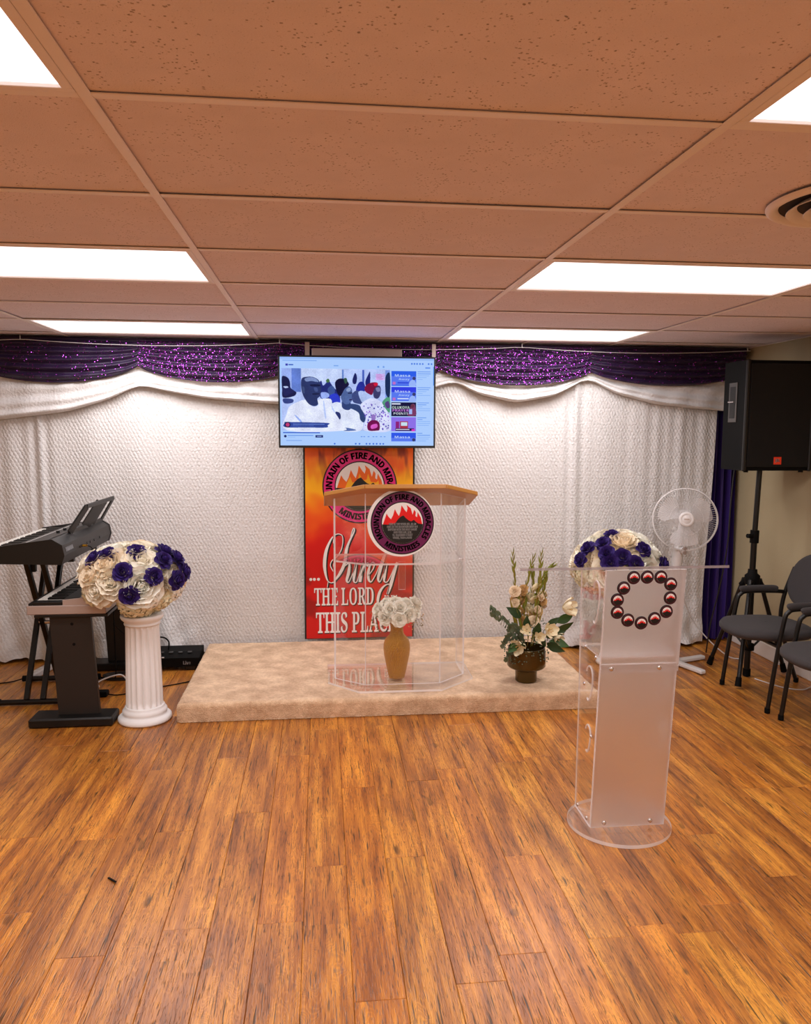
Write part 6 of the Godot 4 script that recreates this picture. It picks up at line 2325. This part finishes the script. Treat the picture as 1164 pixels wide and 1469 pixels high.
func build_small_things() -> void:
	# black effects unit on the floor beside the platform
	var t := thing("floor_mixer", "flat black audio unit on the floor beside the carpeted platform", "audio unit", Vector3(-0.565, 0, -3.66))
	var st := st_new()
	slab(st, PackedVector2Array([Vector2(-0.105, 0.028), Vector2(0.105, 0.028), Vector2(0.105, 0.085), Vector2(0.02, 0.108), Vector2(-0.105, 0.112)]), -0.18, 0.18, Transform3D(Basis(Vector3.BACK, Vector3.UP, Vector3.LEFT), Vector3.ZERO))
	part("case", st.commit(), M.soft_black, t)
	for x in [-0.13, -0.07, -0.01, 0.05, 0.11]:
		part("button", bx(Vector3(x - 0.014, 0.100, 0.030), Vector3(x + 0.014, 0.111, 0.055), 0.002), M.dark_gray_plastic, t)
	for x in [-0.12, 0.12]:
		part("foot", bx(Vector3(x - 0.035, 0.001, -0.08), Vector3(x + 0.035, 0.028, 0.095), 0.003), M.black_plastic, t)
	st = st_new()
	text_fit(st, "Live", bold, 0.022, 0.05, Transform3D(Basis(), Vector3(0.10, 0.052, 0.106)))
	part("front_lettering", st.commit(), M.print_silver, t)
	part("indicator", bx(Vector3(-0.06, 0.088, 0.099), Vector3(-0.045, 0.093, 0.1065)), M.print_white, t)
	attach_cord("signal_cable", [Vector3(-0.60, 0.112, -3.66), Vector3(-0.60, 0.17, -3.665), Vector3(-0.65, 0.195, -3.68), Vector3(-0.75, 0.16, -3.72), Vector3(-0.82, 0.06, -3.76), Vector3(-0.90, 0.006, -3.78)], 0.005, M.soft_black, t)
	cord("floor_cable", "thin black cable on the floor between the pedestal and the platform", [Vector3(-0.40, 0.004, -3.32), Vector3(-0.50, 0.004, -3.26), Vector3(-0.62, 0.004, -3.20), Vector3(-0.74, 0.004, -3.12), Vector3(-0.80, 0.004, -3.10), Vector3(-0.845, 0.010, -3.10)], 0.0035, M.soft_black)
	# power brick and cables under the keyboards
	tag(part("power_adapter", bx(Vector3(-0.925, 0.001, -3.13), Vector3(-0.845, 0.032, -3.07), 0.005), M.soft_black, self), "small black power adapter on the floor behind the piano leg", "adapter")
	var ps := thing("power_strip", "white power strip lying on the floor under the keyboards", "power strip", Vector3(-1.385, 0, -3.56))
	ps.rotation.y = 1.35
	part("body", bx(Vector3(-0.11, 0.001, -0.025), Vector3(0.11, 0.038, 0.025), 0.006), M.white_plastic, ps)
	for i in 3:
		part("outlet", bx(Vector3(-0.085 + i * 0.06, 0.038, -0.014), Vector3(-0.05 + i * 0.06, 0.0395, 0.014)), M.wire_white, ps)
	cord("strip_cable", "dark cable running along the floor from the power strip", [Vector3(-1.425, 0.02, -3.452), Vector3(-1.52, 0.005, -3.40), Vector3(-1.70, 0.005, -3.38), Vector3(-1.95, 0.005, -3.46)], 0.004, M.soft_black)
	cord("white_cable", "white cable looping on the floor under the keyboards", [Vector3(-0.955, 0.007, -3.16), Vector3(-0.93, 0.02, -3.21), Vector3(-0.95, 0.03, -3.26), Vector3(-0.90, 0.05, -3.29), Vector3(-0.82, 0.06, -3.31), Vector3(-0.78, 0.006, -3.32)], 0.005, M.white_plastic)
	# coil of brown cable
	var coil := []
	for i in 73:
		var a := TAU * i / 24.0
		coil.append(Vector3(-0.85 + cos(a) * (0.105 + 0.004 * (i / 24)), 0.006 + 0.007 * (i / 24), -3.44 + sin(a) * 0.065))
	tag(part("cable_coil", tube_mesh(coil, 0.005, 6), M.dark_laminate, self), "flat coil of brown cable on the floor behind the piano", "cord")
	# fan lead and a white cord by the wall
	cord("wall_cord", "white cord curling along the baseboard behind the chairs", [Vector3(3.16, 0.005, -3.03), Vector3(3.20, 0.005, -2.93), Vector3(3.25, 0.005, -2.84), Vector3(3.33, 0.005, -2.80), Vector3(3.40, 0.006, -2.83), Vector3(3.46, 0.01, -2.86)], 0.004, M.white_plastic)
	# a dark sliver of litter on the boards
	st = st_new()
	bar(st, Vector3(-0.335, 0.003, -1.150), Vector3(-0.300, 0.006, -1.115), 0.006, 0.003)
	tag(part("litter_sliver", st.commit(), M.soft_black, self), "small dark sliver of litter lying on the wooden floor", "litter")
